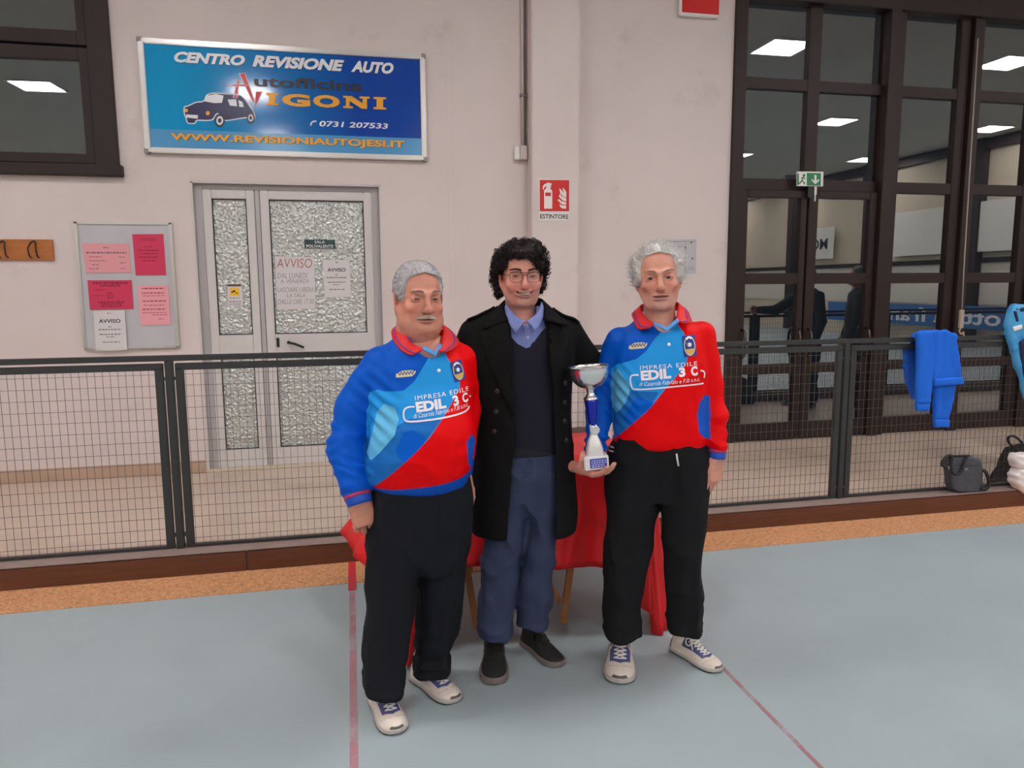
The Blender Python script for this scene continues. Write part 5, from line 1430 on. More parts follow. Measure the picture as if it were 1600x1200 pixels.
# forelock over the forehead
fl_ = []; fd_ = []
rng = np.random.default_rng(2)
for k in range(70):
    t = rng.uniform(0, 1); fl_.append((.025 + .035 * t + rng.normal(0, .004), -.088 + .03 * t, .082 - .045 * t + rng.normal(0, .005))); fd_.append((.4, -.25, -1))
for k in range(60):
    t = rng.uniform(-1, 1); fl_.append((.045 * t, -.082 + .015 * t * t, .082 + rng.normal(0, .004))); fd_.append((.3 * t, -.5, -.3))
Vs, Qs = strands(np.array(fl_), np.array(fd_), .020, .0018, 11, 4, curl=.005, turns=1.2, rng=rng)
fastmesh('fringe', B_.hx(Vs), Qs, M_dark, hairB)['kind'] = 'stuff'
B_.brows(mat('dark_brows', (38, 27, 25), rough=.7), 130, .0010, .010, .0035, z0=.021)
tm = MB()
for k in range(8):
    x = -.0208 + .0052 * k; tm.bbox(x + .0001, x + .0051, -.0975 + (x / .03) ** 2 * .014, -.0885 + (x / .03) ** 2 * .012, -.0710 + (x / .03) ** 2 * .006, -.0610 + (x / .03) ** 2 * .006, .0008)
tm.V = [tuple(v) for v in B_.hx(np.array(tm.V))]; tm.build('teeth', M_teeth, B_.root, smooth=True)['kind'] = 'stuff'
# glasses
gl = empty('glasses', (0, 0, 0)); gl.parent = B_.root
M_gframe = mat('glasses_frame', (66, 58, 58), rough=.3, metal=.5); M_lens = glass_mat('clear_lens', (.97, .97, .97), .05)
for sd in (-1, 1):
    R_ = [(sd * .033 + .0245 * math.copysign(abs(math.cos(a)) ** .7, math.cos(a)), -.1035 + .10 * (abs(sd * .033 + .0245 * math.cos(a)) ** 2) * 3, -.004 + .0185 * math.copysign(abs(math.sin(a)) ** .75, math.sin(a))) for a in np.linspace(0, 2 * math.pi, 29)]
    rim = MB().tube([tuple(v) for v in B_.hx(np.array(R_))], .0010, 6, cap=False).build('rim', M_gframe, gl, smooth=True)
    pyd('lens', B_.hx(np.array(R_[:-1])), [list(range(28))], M_lens, rim)
    tp = MB().tube([tuple(v) for v in B_.hx(np.array([(sd * .057, -.094, .004), (sd * .071, -.075, .005), (sd * .080, -.02, .004), (sd * .080, .015, .0)]))], .0014, 6).build('temple', M_gframe, gl, smooth=True)
br = [(-.009, -.104, .002), (0, -.1075, .005), (.009, -.104, .002)]
MB().tube([tuple(v) for v in B_.hx(np.array(catmull(br, 4)))], .0013, 6).build('bridge', M_gframe, gl, smooth=True)
MB().tube([tuple(v) for v in B_.hx(np.array([(-.056, -.095, .013), (-.033, -.103, .0148), (0, -.106, .013), (.033, -.103, .0148), (.056, -.095, .013)]))], .0014, 6).build('brow_bar', M_gframe, gl, smooth=True)

M_coat = mat('black_wool_coat', (19, 18, 19), rough=.9, spec=.15, bump=.25, bscale=300)
M_knit = mat('dark_navy_knit', (29, 28, 40), rough=.85, spec=.2, bump=.2, bscale=260)
M_shirt = mat('blue_chambray_shirt', (112, 122, 180), rough=.7, var=.10, vscale=90, bump=.1, bscale=200)
M_jeans = mat('navy_jeans', (52, 58, 84), rough=.8, spec=.2, var=.12, vscale=14, bump=.15, bscale=300, blotch=((78, 84, 112), 6.0, .56, .74, .5))
coat_rows = [(472, 790, 850, .04, .05, .07), (484, 766, 866, .035, .085, .09), (500, 745, 884, .03, .112, .11), (530, 731, 898, .02, .132, .12), (570, 729, 897, .01, .145, .13), (620, 731, 893, .01, .15, .13), (690, 733, 895, .01, .15, .135), (750, 734, 900, .01, .155, .14), (795, 735, 903, .01, .16, .145), (826, 737, 900, .01, .16, .145)]
coatL = zloft(f.lv(coat_rows), 2.4, capr=.004); coatI = zloft(f.lv(coat_rows), 2.4, grow=-.013, capr=.001)
coatI.hi = coatI.hi + np.array([0, 0, .0]); coatI.lo = coatI.lo - np.array([0, 0, .05])
_ci = coatI.fn
def coat_inner(x, y, z): return _ci(x, y, np.maximum(z, zcb + .02))
zcb = min(l[0] for l in f.lv(coat_rows)); coatI2 = Prim(coat_inner, coatI.lo, coatI.hi)
eL = [f.q(a, b, -.13) for a, b in ((792, 470), (796, 505), (800, 560), (804, 630), (804, 700), (798, 760), (793, 850))]; eR = [f.q(a, b, -.13) for a, b in ((848, 470), (851, 505), (860, 560), (866, 630), (868, 700), (869, 760), (868, 850))]
zl_ = np.array([p[2] for p in eL])[::-1]; xl_ = np.array([p[0] for p in eL])[::-1]; zr_ = np.array([p[2] for p in eR])[::-1]; xr_ = np.array([p[0] for p in eR])[::-1]
def opening(x, y, z):
    return np.maximum(np.maximum(np.interp(z, zl_, xl_) - x, x - np.interp(z, zr_, xr_)), y + .02)
openP = Prim(opening, (-.3, -.4, .3), (.3, .05, 1.6))
armB = [rcone(f.q(742, 522, .03), f.q(712, 600, .12), .062, .056), rcone(f.q(712, 600, .12), f.q(660, 640, .22), .055, .045)]
armB2 = [rcone(f.q(888, 520, .03), f.q(912, 560, .08), .060, .056), rcone(f.q(912, 560, .08), f.q(960, 600, .19), .055, .047), rcone(f.q(960, 600, .19), f.q(1010, 620, .20), .047, .042)]
neckB = rcone(f.q(818, 490, .03), f.q(818, 450, .03), .068, .07)
VB, QB, coatB = garment('coat', [(coatL, 0)] + [(a, .03) for a in armB + armB2], .0065, M_coat, B_.root, fold_fn(3.7, .006, 5, 5), cuts=[(coatI2, .0), (openP, .003), (neckB, .01)])
bvB = bvh_of(VB, QB)
def lapel(pts, nm='lapel', off=.007):
    o = project(nm, np.array([f.q(a, b, -.13)[[0, 2]] for a, b in pts]), [list(range(len(pts)))], bvB, off, M_coat, coatB, .02)
    md = o.modifiers.new('thickness', 'SOLIDIFY'); md.thickness = .006; md.offset = 0; return o
lapel([(794, 500), (784, 486), (768, 497), (753, 512), (765, 517), (748, 523), (760, 560), (783, 610), (803, 650), (803, 620), (799, 560), (796, 515)][::-1])
lapel([(851, 500), (858, 486), (872, 495), (887, 507), (877, 513), (890, 520), (885, 560), (877, 595), (868, 640), (865, 600), (860, 555), (853, 515)])
flap('coat_collar', [f.q(818, 466, .115), f.q(798, 467, .10), f.q(787, 472, .05), f.q(788, 484, -.02), f.q(794, 500, -.10)], [f.q(818, 480, .145), f.q(784, 482, .13), f.q(766, 492, .07), f.q(762, 503, -.03), f.q(755, 514, -.09)], M_coat, coatB, bv=bvB, lift=.010, t=.008)
flap('coat_collar', [f.q(818, 466, .115), f.q(838, 466, .10), f.q(848, 470, .05), f.q(850, 482, -.02), f.q(851, 500, -.10)], [f.q(818, 480, .145), f.q(852, 480, .13), f.q(868, 488, .07), f.q(876, 499, -.03), f.q(886, 508, -.09)], M_coat, coatB, bv=bvB, lift=.010, t=.008)
M_horn = mat('black_horn_button', (30, 28, 28), rough=.5)
for a, b in ((777, 611), (775, 643), (772, 674), (884, 601), (883, 632), (883, 661), (886, 692)):
    p, n_ = front(bvB, *f.q(a, b, -.13)[[0, 2]])
    if p is not None:
        mb_ = MB(); disc(mb_, p + Vector((0, -.001, 0)), .011, .005, nrm=n_ if n_.y < 0 else -n_); mb_.build('button', M_horn, coatB, smooth=True)
for (a, b), (c, d) in (((730, 503), (772, 494)), ((905, 503), (864, 487))):    # shoulder straps
    A3, B3 = f.q(a, b, .01), f.q(c, d, .015)
    pts = []
    for t in np.linspace(0, 1, 7):
        p = A3 + (B3 - A3) * t; h_ = bvB.ray_cast(Vector((p[0], p[1], 2.2)), Vector((0, 0, -1))); pts.append(np.array([p[0], p[1], (h_[0].z if h_[0] else p[2]) + .006]))
    flap('shoulder_strap', [p + [0, -.022, -.002] for p in pts], [p + [0, .022, 0] for p in pts], M_coat, coatB, n=3, m=3, t=.006)
# knitted pullover and shirt
knit_rows = [(488, 778, 860, .03, .085, .07), (505, 762, 872, .02, .105, .08), (540, 752, 880, .01, .115, .09), (600, 752, 880, .0, .12, .10), (660, 756, 880, .0, .118, .10), (700, 762, 878, .0, .112, .10)]
tri = [f.q(a, b, -.11)[[0, 2]] for a, b in ((776, 470), (866, 470), (862, 506), (849, 517), (836, 534), (822, 544), (808, 537), (797, 525), (782, 512))]
def vneck(x, y, z):
    s_ = np.broadcast_arrays(x, y, z); P2 = np.column_stack([s_[0].ravel(), s_[2].ravel()]); return np.maximum(-poly_sdf(P2, tri).reshape(s_[0].shape), s_[1] - .0)
VK, QK, knit = garment('pullover', [(zloft(f.lv(knit_rows), 2.2, capr=.012), 0)], .006, M_knit, B_.root, fold_fn(5.5, .005, 6, 6), cuts=[(Prim(vneck, (-.2, -.3, 1.2), (.2, .05, 1.6)), .003), (neckB, .005)])
hb_ = f.lv([(690, 760, 880, .0, .112, .10), (712, 763, 877, .0, .108, .10)])
garment('pullover_hem', [(zloft(f.lv([(688, 761, 879, .0, .114, .10), (706, 764, 876, .0, .110, .10)]), 2.2, capr=.006), 0)], .006, mat('knit_rib', (24, 23, 32), rough=.9, bump=.3, bscale=60, stretch=(6, 6, .2)), knit)
shirt_rows = [(478, 786, 854, .02, .06, .06), (492, 778, 862, .02, .085, .07), (510, 772, 866, .01, .094, .08), (545, 768, 870, .0, .100, .09), (580, 768, 870, .0, .10, .09)]
VS, QS, shirt = garment('shirt', [(zloft(f.lv(shirt_rows), 2.2, capr=.01), 0)], .006, M_shirt, B_.root, fold_fn(2.2, .003, 9, 9), cuts=[(rcone(f.q(818, 480, .02), f.q(821, 494, -.06), .066, .035), .008)])
bvS = bvh_of(np.concatenate([VS, VK]), np.concatenate([QS, QK + len(VS)]))
flap('shirt_collar', [f.q(791, 474, -.02), f.q(797, 485, -.07), f.q(808, 495, -.10), f.q(821, 502, -.12)], [f.q(789, 482, -.03), f.q(793, 500, -.09), f.q(805, 519, -.125), f.q(812, 511, -.125)], M_shirt, shirt, bv=bvS, lift=.007, t=.004)
flap('shirt_collar', [f.q(846, 472, -.02), f.q(842, 484, -.07), f.q(834, 494, -.10), f.q(823, 502, -.12)], [f.q(849, 480, -.03), f.q(847, 499, -.09), f.q(837, 517, -.125), f.q(831, 510, -.125)], M_shirt, shirt, bv=bvS, lift=.007, t=.004)
bs = MB()
for a, b in ((822, 507), (825, 528), (805.5, 513), (837, 511)):
    p, n_ = front(bvS, *f.q(a, b, -.12)[[0, 2]])
    if p is not None: disc(bs, p + Vector((0, -.009 if b in (513, 511) else -.002, 0)), .0042, nrm=(0, -1, .1))
bs.build('buttons', M_pearl, shirt, smooth=True)['kind'] = 'stuff'
bvs1 = bvh_of(VS, QS)
V, F = strip2([f.q(a, b, -.11)[[0, 2]] for a, b in ((822, 503), (824, 520), (825, 545))], .026); pk = project('placket', V, F, bvs1, .003, M_shirt, shirt); pk['kind'] = 'stuff'
# jeans
legB = [zloft(f.lv([(690, 772, 836, .0, .088, .10), (740, 762, 832, .0, .106, .115), (800, 757, 826, -.01, .10, .11), (850, 755, 820, -.02, .095, .10), (880, 752, 812, -.025, .085, .095), (930, 750, 807, -.03, .08, .09), (965, 750, 804, -.04, .075, .085), (992, 749, 804, -.05, .076, .086)]), 2.3, capr=.004),
        zloft(f.lv([(690, 818, 872, .0, .088, .10), (740, 822, 878, .0, .106, .115), (800, 824, 875, .0, .10, .11), (850, 819, 870, .0, .09, .10), (880, 814, 867, .005, .085, .095), (930, 808, 862, .015, .08, .09), (955, 806, 857, .02, .075, .085), (974, 805, 855, .02, .076, .086)]), 2.3, capr=.004)]
hipB = zloft(f.lv([(680, 772, 872, .0, .090, .105), (705, 766, 876, .0, .100, .11), (725, 762, 880, .0, .108, .12), (770, 760, 876, .0, .11, .12), (800, 775, 860, .0, .085, .11)]), 2.3)
garment('jeans', [(hipB, 0), (legB[0], .018), (legB[1], .018)], .007, M_jeans, B_.root, fold_fn(6.6, .016, 9, 8, lo=(.06, .40, .013, 26)))
under(B_, [(zloft(f.lv(knit_rows), 2.2, grow=-.004), 0), (hipB, .03), (legB[0], .02), (legB[1], .02)] + [(a, .03) for a in armB + armB2])
B_.hand(f.q(655, 642, .22), rotm(0, 0, 90), 1, [(15, 20, 10)] * 4)
B_.hand(f.q(1014, 621, .20), rotm(0, 0, -90), 1, [(15, 20, 10)] * 4)
shoe(B_, f.fl(772, 1015) + [0, .02, 0], f.fl(772, 1073), 'shoe', M_greysole, M_suede, M_blacklace)
shoe(B_, f.fl(820, 1003), f.fl(877, 1044), 'shoe', M_greysole, M_suede, M_blacklace)
B_.finish()

# =================================================================== right man
C_ = Person(1.175, 2.70, 'thin man with wispy white hair wearing blue and red team jersey and holding the trophy', (206, 142, 122))
f = C_.f
C_.head(1031, 434, -.01, 1.055, 4, 1, -4, dict(gaunt=True, jaw=.98, eye=.0042, lines=True, bags=True, open=.0026, nose=1.05, flush=(194, 98, 84), lip=(168, 96, 92), stubble=(188, 150, 138), mouth=.0235, look=-6))
M_wht = mat('white_hair', (206, 200, 198), rough=.5, var=.12, vscale=40)
def keepC(x, y, z):
    d = smin(.088 - z - np.abs(x) * .15 + 0 * y, -.040 - y + 0 * x + 0 * z, .02)
    return smax(d, np.where(y > .02, -.085, -.030) - z + 0 * x, .01)
V, Q = hair_shell(.008, keepC, noise=lambda V: .006 * fbm(V * 60, 4.0), extra=[(ell((s_ * .078, .012, .03), (.016, .045, .055)), .02) for s_ in (-1, 1)])
hairC = fastmesh('hair', C_.hx(V), Q, M_wht, C_.root)
Nn = normals(V, Q); idx = RNG.choice(len(V), 2600); nn_ = Nn[idx]
d_ = nn_ * .45 + np.column_stack([np.sign(V[idx, 0]) * .35, np.full(len(idx), .4), np.full(len(idx), .35)]) + RNG.normal(0, .3, (len(idx), 3))
Vs, Qs = strands(V[idx] - nn_ * .003, d_, .024, .0010, 7, 3, curl=.004, turns=.7, rng=np.random.default_rng(4))
fastmesh('hair_strands', C_.hx(Vs), Qs, M_wht, hairC)['kind'] = 'stuff'
C_.brows(mat('light_brown_brows', (150, 120, 106), rough=.7), 60, .0007, .009, .003)
torsoC = zloft(f.lv([(494, 1004, 1066, .03, .06, .07), (506, 986, 1084, .03, .085, .09), (520, 970, 1098, .02, .105, .10), (545, 960, 1106, .015, .122, .11), (590, 958, 1107, .005, .13, .115), (640, 960, 1106, .0, .13, .115), (680, 958, 1107, .0, .13, .115), (697, 961, 1103, .0, .122, .112)]), 2.3, capr=.016)
armC = [rcone(f.q(968, 532, .02), f.q(944, 605, .02), .056, .052), rcone(f.q(944, 605, .02), f.q(936, 645, -.01), .052, .048), rcone(f.q(936, 645, -.01), f.q(931, 700, -.085), .048, .040)]
armC2 = [rcone(f.q(1095, 524, .02), f.q(1112, 600, .02), .055, .044), rcone(f.q(1112, 600, .02), f.q(1118, 650, .0), .044, .041), rcone(f.q(1118, 650, .0), f.q(1121, 692, -.02), .043, .040)]
neckC = rcone(f.q(1034, 500, .03), f.q(1030, 450, .03), .064, .066)
POLY_C = dict(
    p_light=[(1034, 500), (1056, 500), (1060, 509), (1070, 522), (1076, 545), (1075, 561), (1072, 570), (1065, 580), (1040, 607), (1014, 640), (959, 690), (930, 700), (930, 600), (962, 572), (972, 569), (994, 562), (1010, 549), (1023, 530), (1036, 516)],
    p_red=[(1052, 480), (1180, 480), (1180, 740), (900, 740), (930, 712), (959, 690), (1014, 640), (1040, 607), (1065, 580), (1072, 570), (1075, 561), (1076, 545), (1070, 522), (1060, 509)],
    p_mid=[(930, 640), (986, 612), (1030, 612), (1014, 640), (959, 690), (930, 710)],
    p_pale=[(964, 578), (974, 590), (984, 602), (983, 617), (975, 634), (962, 650), (952, 640), (955, 590)],
    p_dark=[(996, 619), (1022, 629), (1012, 641), (985, 666), (974, 657), (982, 640)],
    p_side=[(1090, 650), (1094, 632), (1103, 621), (1118, 628), (1118, 694), (1101, 688), (1093, 678)])
def foldJC(V):
    r = fold_fn(4.9, .007, 6, 8)(V) * np.clip((V[:, 2] - f.q(1030, 697, -.1)[2]) / .10, .05, 1)
    w = np.exp(-(((V - f.q(968, 620, -.08)) / [.06, .12, .09]) ** 2).sum(1)); r = r + w * .008 * np.sin((V[:, 0] * 1.0 + V[:, 2]) * 130)
    for c in (f.q(1121, 682, -.01), f.q(933, 690, -.08)):
        w = np.exp(-(((V - c) / [.08, .10, .06]) ** 2).sum(1)); r = r + w * .015 * (1 - 2 * np.abs(vnoise(V * [6, 6, 32] + V[:, [2, 2, 0]] * [0, 0, 10], 3)))
    return r
lyC = -.125
VC, QC, C_.jersey = garment('jersey', [(torsoC, 0)] + [(a, .025) for a in armC + armC2], .006, M_jersey, C_.root, foldJC,
    cuts=[(neckC, .008), (rcone(f.q(1034, 490, .0), f.q(1038, 506, -.06), .066, .036), .008), (rcone(f.q(1039, 500, -.07), f.q(1041, 512, -.115), .022, .006), .003)],
    attrs=mk_attr(f, lyC, POLY_C, torsoC, armC, armC2))
bvC = bvh_of(VC, QC)
cuff(C_, f.q(931, 698, -.085), f.q(929, 712, -.115), .037, .033); cuff(C_, f.q(1121, 694, -.02), f.q(1120, 717, -.03), .036, .032)
flap('collar', [f.q(1032, 474, .11), f.q(1012, 474, .09), f.q(1001, 478, .04), f.q(1005, 490, -.03), f.q(1014, 501, -.075), f.q(1024, 506, -.10)], [f.q(1032, 488, .14), f.q(1000, 486, .11), f.q(988, 490, .05), f.q(990, 500, -.03), f.q(997, 514, -.08), f.q(1014, 512, -.115)], M_colred, C_.jersey, stripe=(M_purple, .70, .80), bv=bvC)
flap('collar', [f.q(1032, 474, .11), f.q(1050, 472, .09), f.q(1060, 474, .04), f.q(1058, 486, -.03), f.q(1057, 494, -.07), f.q(1058, 501, -.095)], [f.q(1032, 488, .14), f.q(1066, 484, .11), f.q(1074, 486, .05), f.q(1078, 494, -.03), f.q(1080, 504, -.075), f.q(1066, 505, -.10)], M_colred, C_.jersey, stripe=(M_purple, .70, .80), bv=bvC)
flap('placket_edge', [f.q(1022, 508, -.105), f.q(1032, 512, -.115), f.q(1041, 517, -.122)], [f.q(1020, 503, -.095), f.q(1031, 507, -.105), f.q(1040, 511, -.11)], MATS['light_blue_rib'], C_.jersey, bv=bvC, lift=.004)
flap('placket_edge', [f.q(1061, 503, -.10), f.q(1052, 510, -.112), f.q(1042, 518, -.123)], [f.q(1058, 497, -.09), f.q(1050, 505, -.10), f.q(1041, 512, -.11)], MATS['light_blue_rib'], C_.jersey, bv=bvC, lift=.004)
bt = MB()
for a, b in ((1043, 520), (1045.5, 539)):
    p, n_ = front(bvC, *f.q(a, b, lyC)[[0, 2]]); disc(bt, p + Vector((0, -.002, 0)), .0062, nrm=n_ if n_.y < 0 else -n_)
bt.build('buttons', M_pearl, C_.jersey, smooth=True)['kind'] = 'stuff'
jersey_print(C_, bvC, lyC, dict(
    texts=[('IMPRESA EDILE', ((1000.5, 578.5), (1090, 572.5), 6), .0, 0), ('EDIL', ((1002, 595), (1049, 591), 14.5), .05, 0), ('3', ((1061.5, 590), (1071.5, 589), 14), .05, 0), ('C', ((1080.5, 589), (1091, 588), 14), .05, 0),
           ('di Casarola Fabrizio e F.lli s.n.c.', ((999, 603.5), (1094, 597), 6), .0, .35)],
    lines=[([(998, 586.5), (989, 587), (985.5, 590), (985, 598), (987, 604), (992, 608.5), (1020, 607), (1060, 603.5), (1100, 602)], .0055), ([(1095, 581), (1100, 582.5), (1102, 587), (1101, 593)], .0050)],
    maker=(996.5, 541.5, 14, 5, 3), club=(1078, 542, 9.5, 15.5, 6)))
legC = [zloft(f.lv([(680, 962, 1036, .0, .11, .12), (740, 948, 1036, .0, .115, .12), (800, 947, 1027, -.01, .105, .115), (870, 946, 1014, -.02, .095, .105), (930, 944, 1000, -.03, .085, .095), (965, 944, 998, -.04, .08, .09), (992, 944, 1000, -.045, .080, .088)]), 2.3, capr=.004),
        zloft(f.lv([(680, 1026, 1100, .0, .11, .12), (740, 1030, 1106, .0, .115, .12), (800, 1034, 1102, .0, .105, .115), (860, 1037, 1099, .005, .095, .105), (920, 1040, 1098, .01, .085, .095), (960, 1038, 1097, .015, .08, .09), (983, 1040, 1097, .02, .080, .088)]), 2.3, capr=.004)]
hipC = zloft(f.lv([(670, 966, 1096, .0, .11, .115), (705, 952, 1106, .0, .12, .12), (745, 949, 1106, .0, .118, .12), (775, 955, 1098, .0, .10, .115)]), 2.3)
VT, QT, trC = garment('trousers', [(hipC, 0), (legC[0], .018), (legC[1], .018)], .0072, M_trouser, C_.root, fold_fn(9.4, .016, 8, 5, vert=.004, lo=(.05, .40, .012, 22)))
bvT = bvh_of(VT, QT)
p0_ = [front(bvT, *f.q(a, b, -.12)[[0, 2]])[0] for a, b in ((1057, 708), (1058, 716), (1060, 727))]
MB().tube([(p.x, p.y - .006, p.z) for p in p0_ if p is not None], .004, 6).build('drawstring', M_lace, trC, smooth=True)
V, F = strip2([f.q(a, b, -.1)[[0, 2]] for a, b in ((951, 703), (958, 702))], .006); 
for k, yy in enumerate((703, 708.5)):
    V, F = strip2([f.q(a, b, -.1)[[0, 2]] for a, b in ((949, yy), (959, yy - 1))], .005); project('pocket_stripe', V, F, bvT, .003, M_lace, trC)
under(C_, [(torsoC, 0), (hipC, .03), (legC[0], .02), (legC[1], .02)] + [(a, .025) for a in armC + armC2])
C_.hand(f.q(1120, 717, -.03), rotm(48, 6, 2), -1, [(10, 16, 12), (13, 20, 14), (16, 24, 16), (20, 26, 18)], thumb=[(.024, .008, -.022), (.042, .014, -.050), (.044, .020, -.080), (.038, .026, -.104)], scale=.97)
# hand under the trophy: palm up, fingers below the base, thumb up its side
def ortho(yv, zv):
    yv = np.array(yv, float); yv /= np.linalg.norm(yv); zv = np.array(zv, float); zv -= yv * (yv @ zv); zv /= np.linalg.norm(zv); return np.column_stack([np.cross(yv, zv), yv, zv])
TR = f.q(931, 731, -.20)             # centre of the trophy's foot
Mh = ortho((0.05, 0.05, 1), (-.80, .60, .0))
wr_c = TR + np.array([0, 0, -.020]) - Mh @ np.array([0, 0, -.072])
C_.hand(wr_c, Mh, 1, [(14, 22, 14), (16, 24, 14), (18, 26, 16), (20, 28, 16)], thumb=[(.024, .010, -.018), (.046, .026, -.034), (.054, .052, -.044), (.052, .080, -.046)], scale=.95)
shoe(C_, f.fl(969, 1012) + [0, .02, 0], f.fl(968, 1072), 'sneaker', M_sneaksole, M_sneak, M_lace)
shoe(C_, f.fl(1052, 1012), f.fl(1126, 1052), 'sneaker', M_sneaksole, M_sneak, M_lace)
C_.finish()

# ------------------------------------------------------------------ trophy
to_world = lambda F, p: (F.o[0] + F.ex[0] * p[0] + F.e[0] * p[1], F.o[1] + F.ex[1] * p[0] + F.e[1] * p[1], p[2])
tr = empty('trophy', to_world(f, TR), 'silver trophy cup with dark blue stem on a white marble base held in hand', 'trophy')
tr.rotation_euler = (0, math.radians(-4.5), f.rz + math.radians(14))
M_chrome = mat('polished_silver', (228, 226, 226), rough=.16, metal=.95)
M_marble = mat('white_marble', (226, 222, 222), rough=.25, var=.05, vscale=30)
M_bluemet = mat('blue_anodised_metal', (28, 44, 168), rough=.18, metal=.55)
M_plaque = mat('blue_plaque', (58, 66, 168), rough=.3)
box('base', -.046, .046, -.034, .034, 0, .052, M_marble, tr, b=.003)
pq_ = box('plaque', -.026, .038, -.0355, -.033, .008, .044, M_plaque, tr)
mb_ = MB(); rr = random.Random(3)
for z in (.036, .028, .020, .013):
    x = -.020
    while x < .030: w_ = rr.uniform(.004, .010); mb_.box(x, x + w_, -.0362, -.035, z - .0022, z + .0022); x += w_ + .003
mb_.build('engraving', mat('pale_engraving', (176, 180, 226), rough=.4), pq_)['kind'] = 'stuff'
mb_ = MB()
for i, (z, w_, d_) in enumerate(((.052, .034, .026), (.075, .033, .024), (.10, .026, .02), (.125, .016, .014), (.140, .012, .011), (.148, .013, .011), (.170, .013, .012))):
    n = 12
    for k in range(n):
        a = 2 * math.pi * k / n; mb_.V.append((w_ * math.copysign(abs(math.cos(a)) ** .6, math.cos(a)), d_ * math.copysign(abs(math.sin(a)) ** .6, math.sin(a)), z))
    if i:
        for k in range(n): mb_.F.append(((i - 1) * n + k, (i - 1) * n + (k + 1) % n, i * n + (k + 1) % n, i * n + k))
mb_.F.append(tuple(6 * 12 + k for k in range(12)))
fg = mb_.build('figure', mat('pale_cast_figure', (224, 222, 220), rough=.3, metal=.5), tr, smooth=True)
mb_ = MB(); mb_.lathe([(0, 0), (.018, 0), (.018, .010), (.014, .012), (0, .012)], 24); md_ = mb_.build('medallion', M_chrome, tr, smooth=False); md_.location = (.004, -.010, .150); md_.rotation_euler = (math.pi / 2, 0, 0)
MB().lathe([(.013, .166), (.0145, .172), (.0175, .195), (.022, .225), (.0255, .252), (.0255, .264), (.023, .267)], 28).build('stem', M_bluemet, tr, smooth=True)
MB().lathe([(.027, .264), (.0285, .268), (.023, .274), (.016, .283), (.0135, .293), (.017, .303), (.022, .307), (.010, .311)], 28).build('neck', M_chrome, tr, smooth=True)
prof = [(.0, .304), (.020, .306), (.040, .315), (.056, .330), (.066, .348), (.0705, .366), (.0715, .383), (.0755, .388), (.0755, .390), (.069, .387), (.067, .370), (.062, .350), (.050, .332), (.02, .318), (0, .316)]
bowl = MB()
n = 72
for i, (r, z) in enumerate(catmull(prof, 3)):
    for k in range(n):
        a = 2 * math.pi * k / n; fl2 = 1 + (.018 * math.cos(k * math.pi) * (1 if .312 < z < .372 and i < 19 else 0)); bowl.V.append((r * fl2 * math.cos(a), r * fl2 * math.sin(a), z))
m_ = len(bowl.V) // n
for i in range(m_ - 1):
    for k in range(n): bowl.F.append((i * n + k, i * n + (k + 1) % n, (i + 1) * n + (k + 1) % n, (i + 1) * n + k))
bowl.build('cup', M_chrome, tr, smooth=True)

# ------------------------------------------------------------------ table with red cloth
M_cloth = mat('red_satin_cloth', (210, 8, 18), rough=.45, spec=.5, bump=.05, bscale=200)
M_beech = mat('beech_wood', (178, 120, 72), rough=.5, var=.15, vscale=6, stretch=(8, 8, 1))
TX0, TX1, TY0, TY1, TZ = .27, 1.30, 3.06, 3.76, .755
table = empty('trestle_table', ((TX0 + TX1) / 2, (TY0 + TY1) / 2, 0), 'folding wooden trestle table under the red cloth behind the men', 'table')
tcx, tcy = table.location.x, table.location.y
box('table_board', TX0 - tcx, TX1 - tcx, TY0 - tcy, TY1 - tcy, TZ - .03, TZ - .004, M_beech, table)
def leg(p0, p1, w_=.030, nm='leg'):
    P0, P1 = Vector(p0) - table.location, Vector(p1) - table.location; t = (P1 - P0).normalized(); a = t.cross(Vector((0, 1, 0))).normalized() * w_ / 2; b = t.cross(a).normalized() * w_ * .35
    V = [P + s1 * a + s2 * b for P in (P0, P1) for s1, s2 in ((-1, -1), (1, -1), (1, 1), (-1, 1))]
    pyd(nm, V, [(0, 1, 2, 3), (7, 6, 5, 4), (0, 4, 5, 1), (1, 5, 6, 2), (2, 6, 7, 3), (3, 7, 4, 0)], M_beech, table)
lg1, lg2 = on_floor(745, 982), on_floor(880, 972)
lg1.z = lg2.z = 0
leg((lg1.x - .10, lg1.y + .02, TZ - .03), (lg1.x, lg1.y, 0)); leg((lg2.x + .10, lg2.y + .02, TZ - .03), (lg2.x, lg2.y, 0))
leg((lg2.x - .16, lg2.y + .03, .34), (lg2.x - .005, lg2.y + .02, .09), .026, 'brace')
leg((lg1.x - .06, TY1 - .06, TZ - .03), (lg1.x + .03, TY1 - .03, 0)); leg((lg2.x + .08, TY1 - .06, TZ - .03), (lg2.x, TY1 - .03, 0))
leg((lg1.x - .03, TY0 + .05, .30), (lg1.x, TY1 - .08, .30), .024, 'brace'); leg((lg2.x + .03, TY0 + .05, .30), (lg2.x + .03, TY1 - .08, .30), .024, 'brace')
def hem(px, py, Y): q = at(px, py, Y); return (q.x, q.y, max(q.z, .006))
FLc = on_floor(647, 1040); FRc = on_floor(1012, 994)
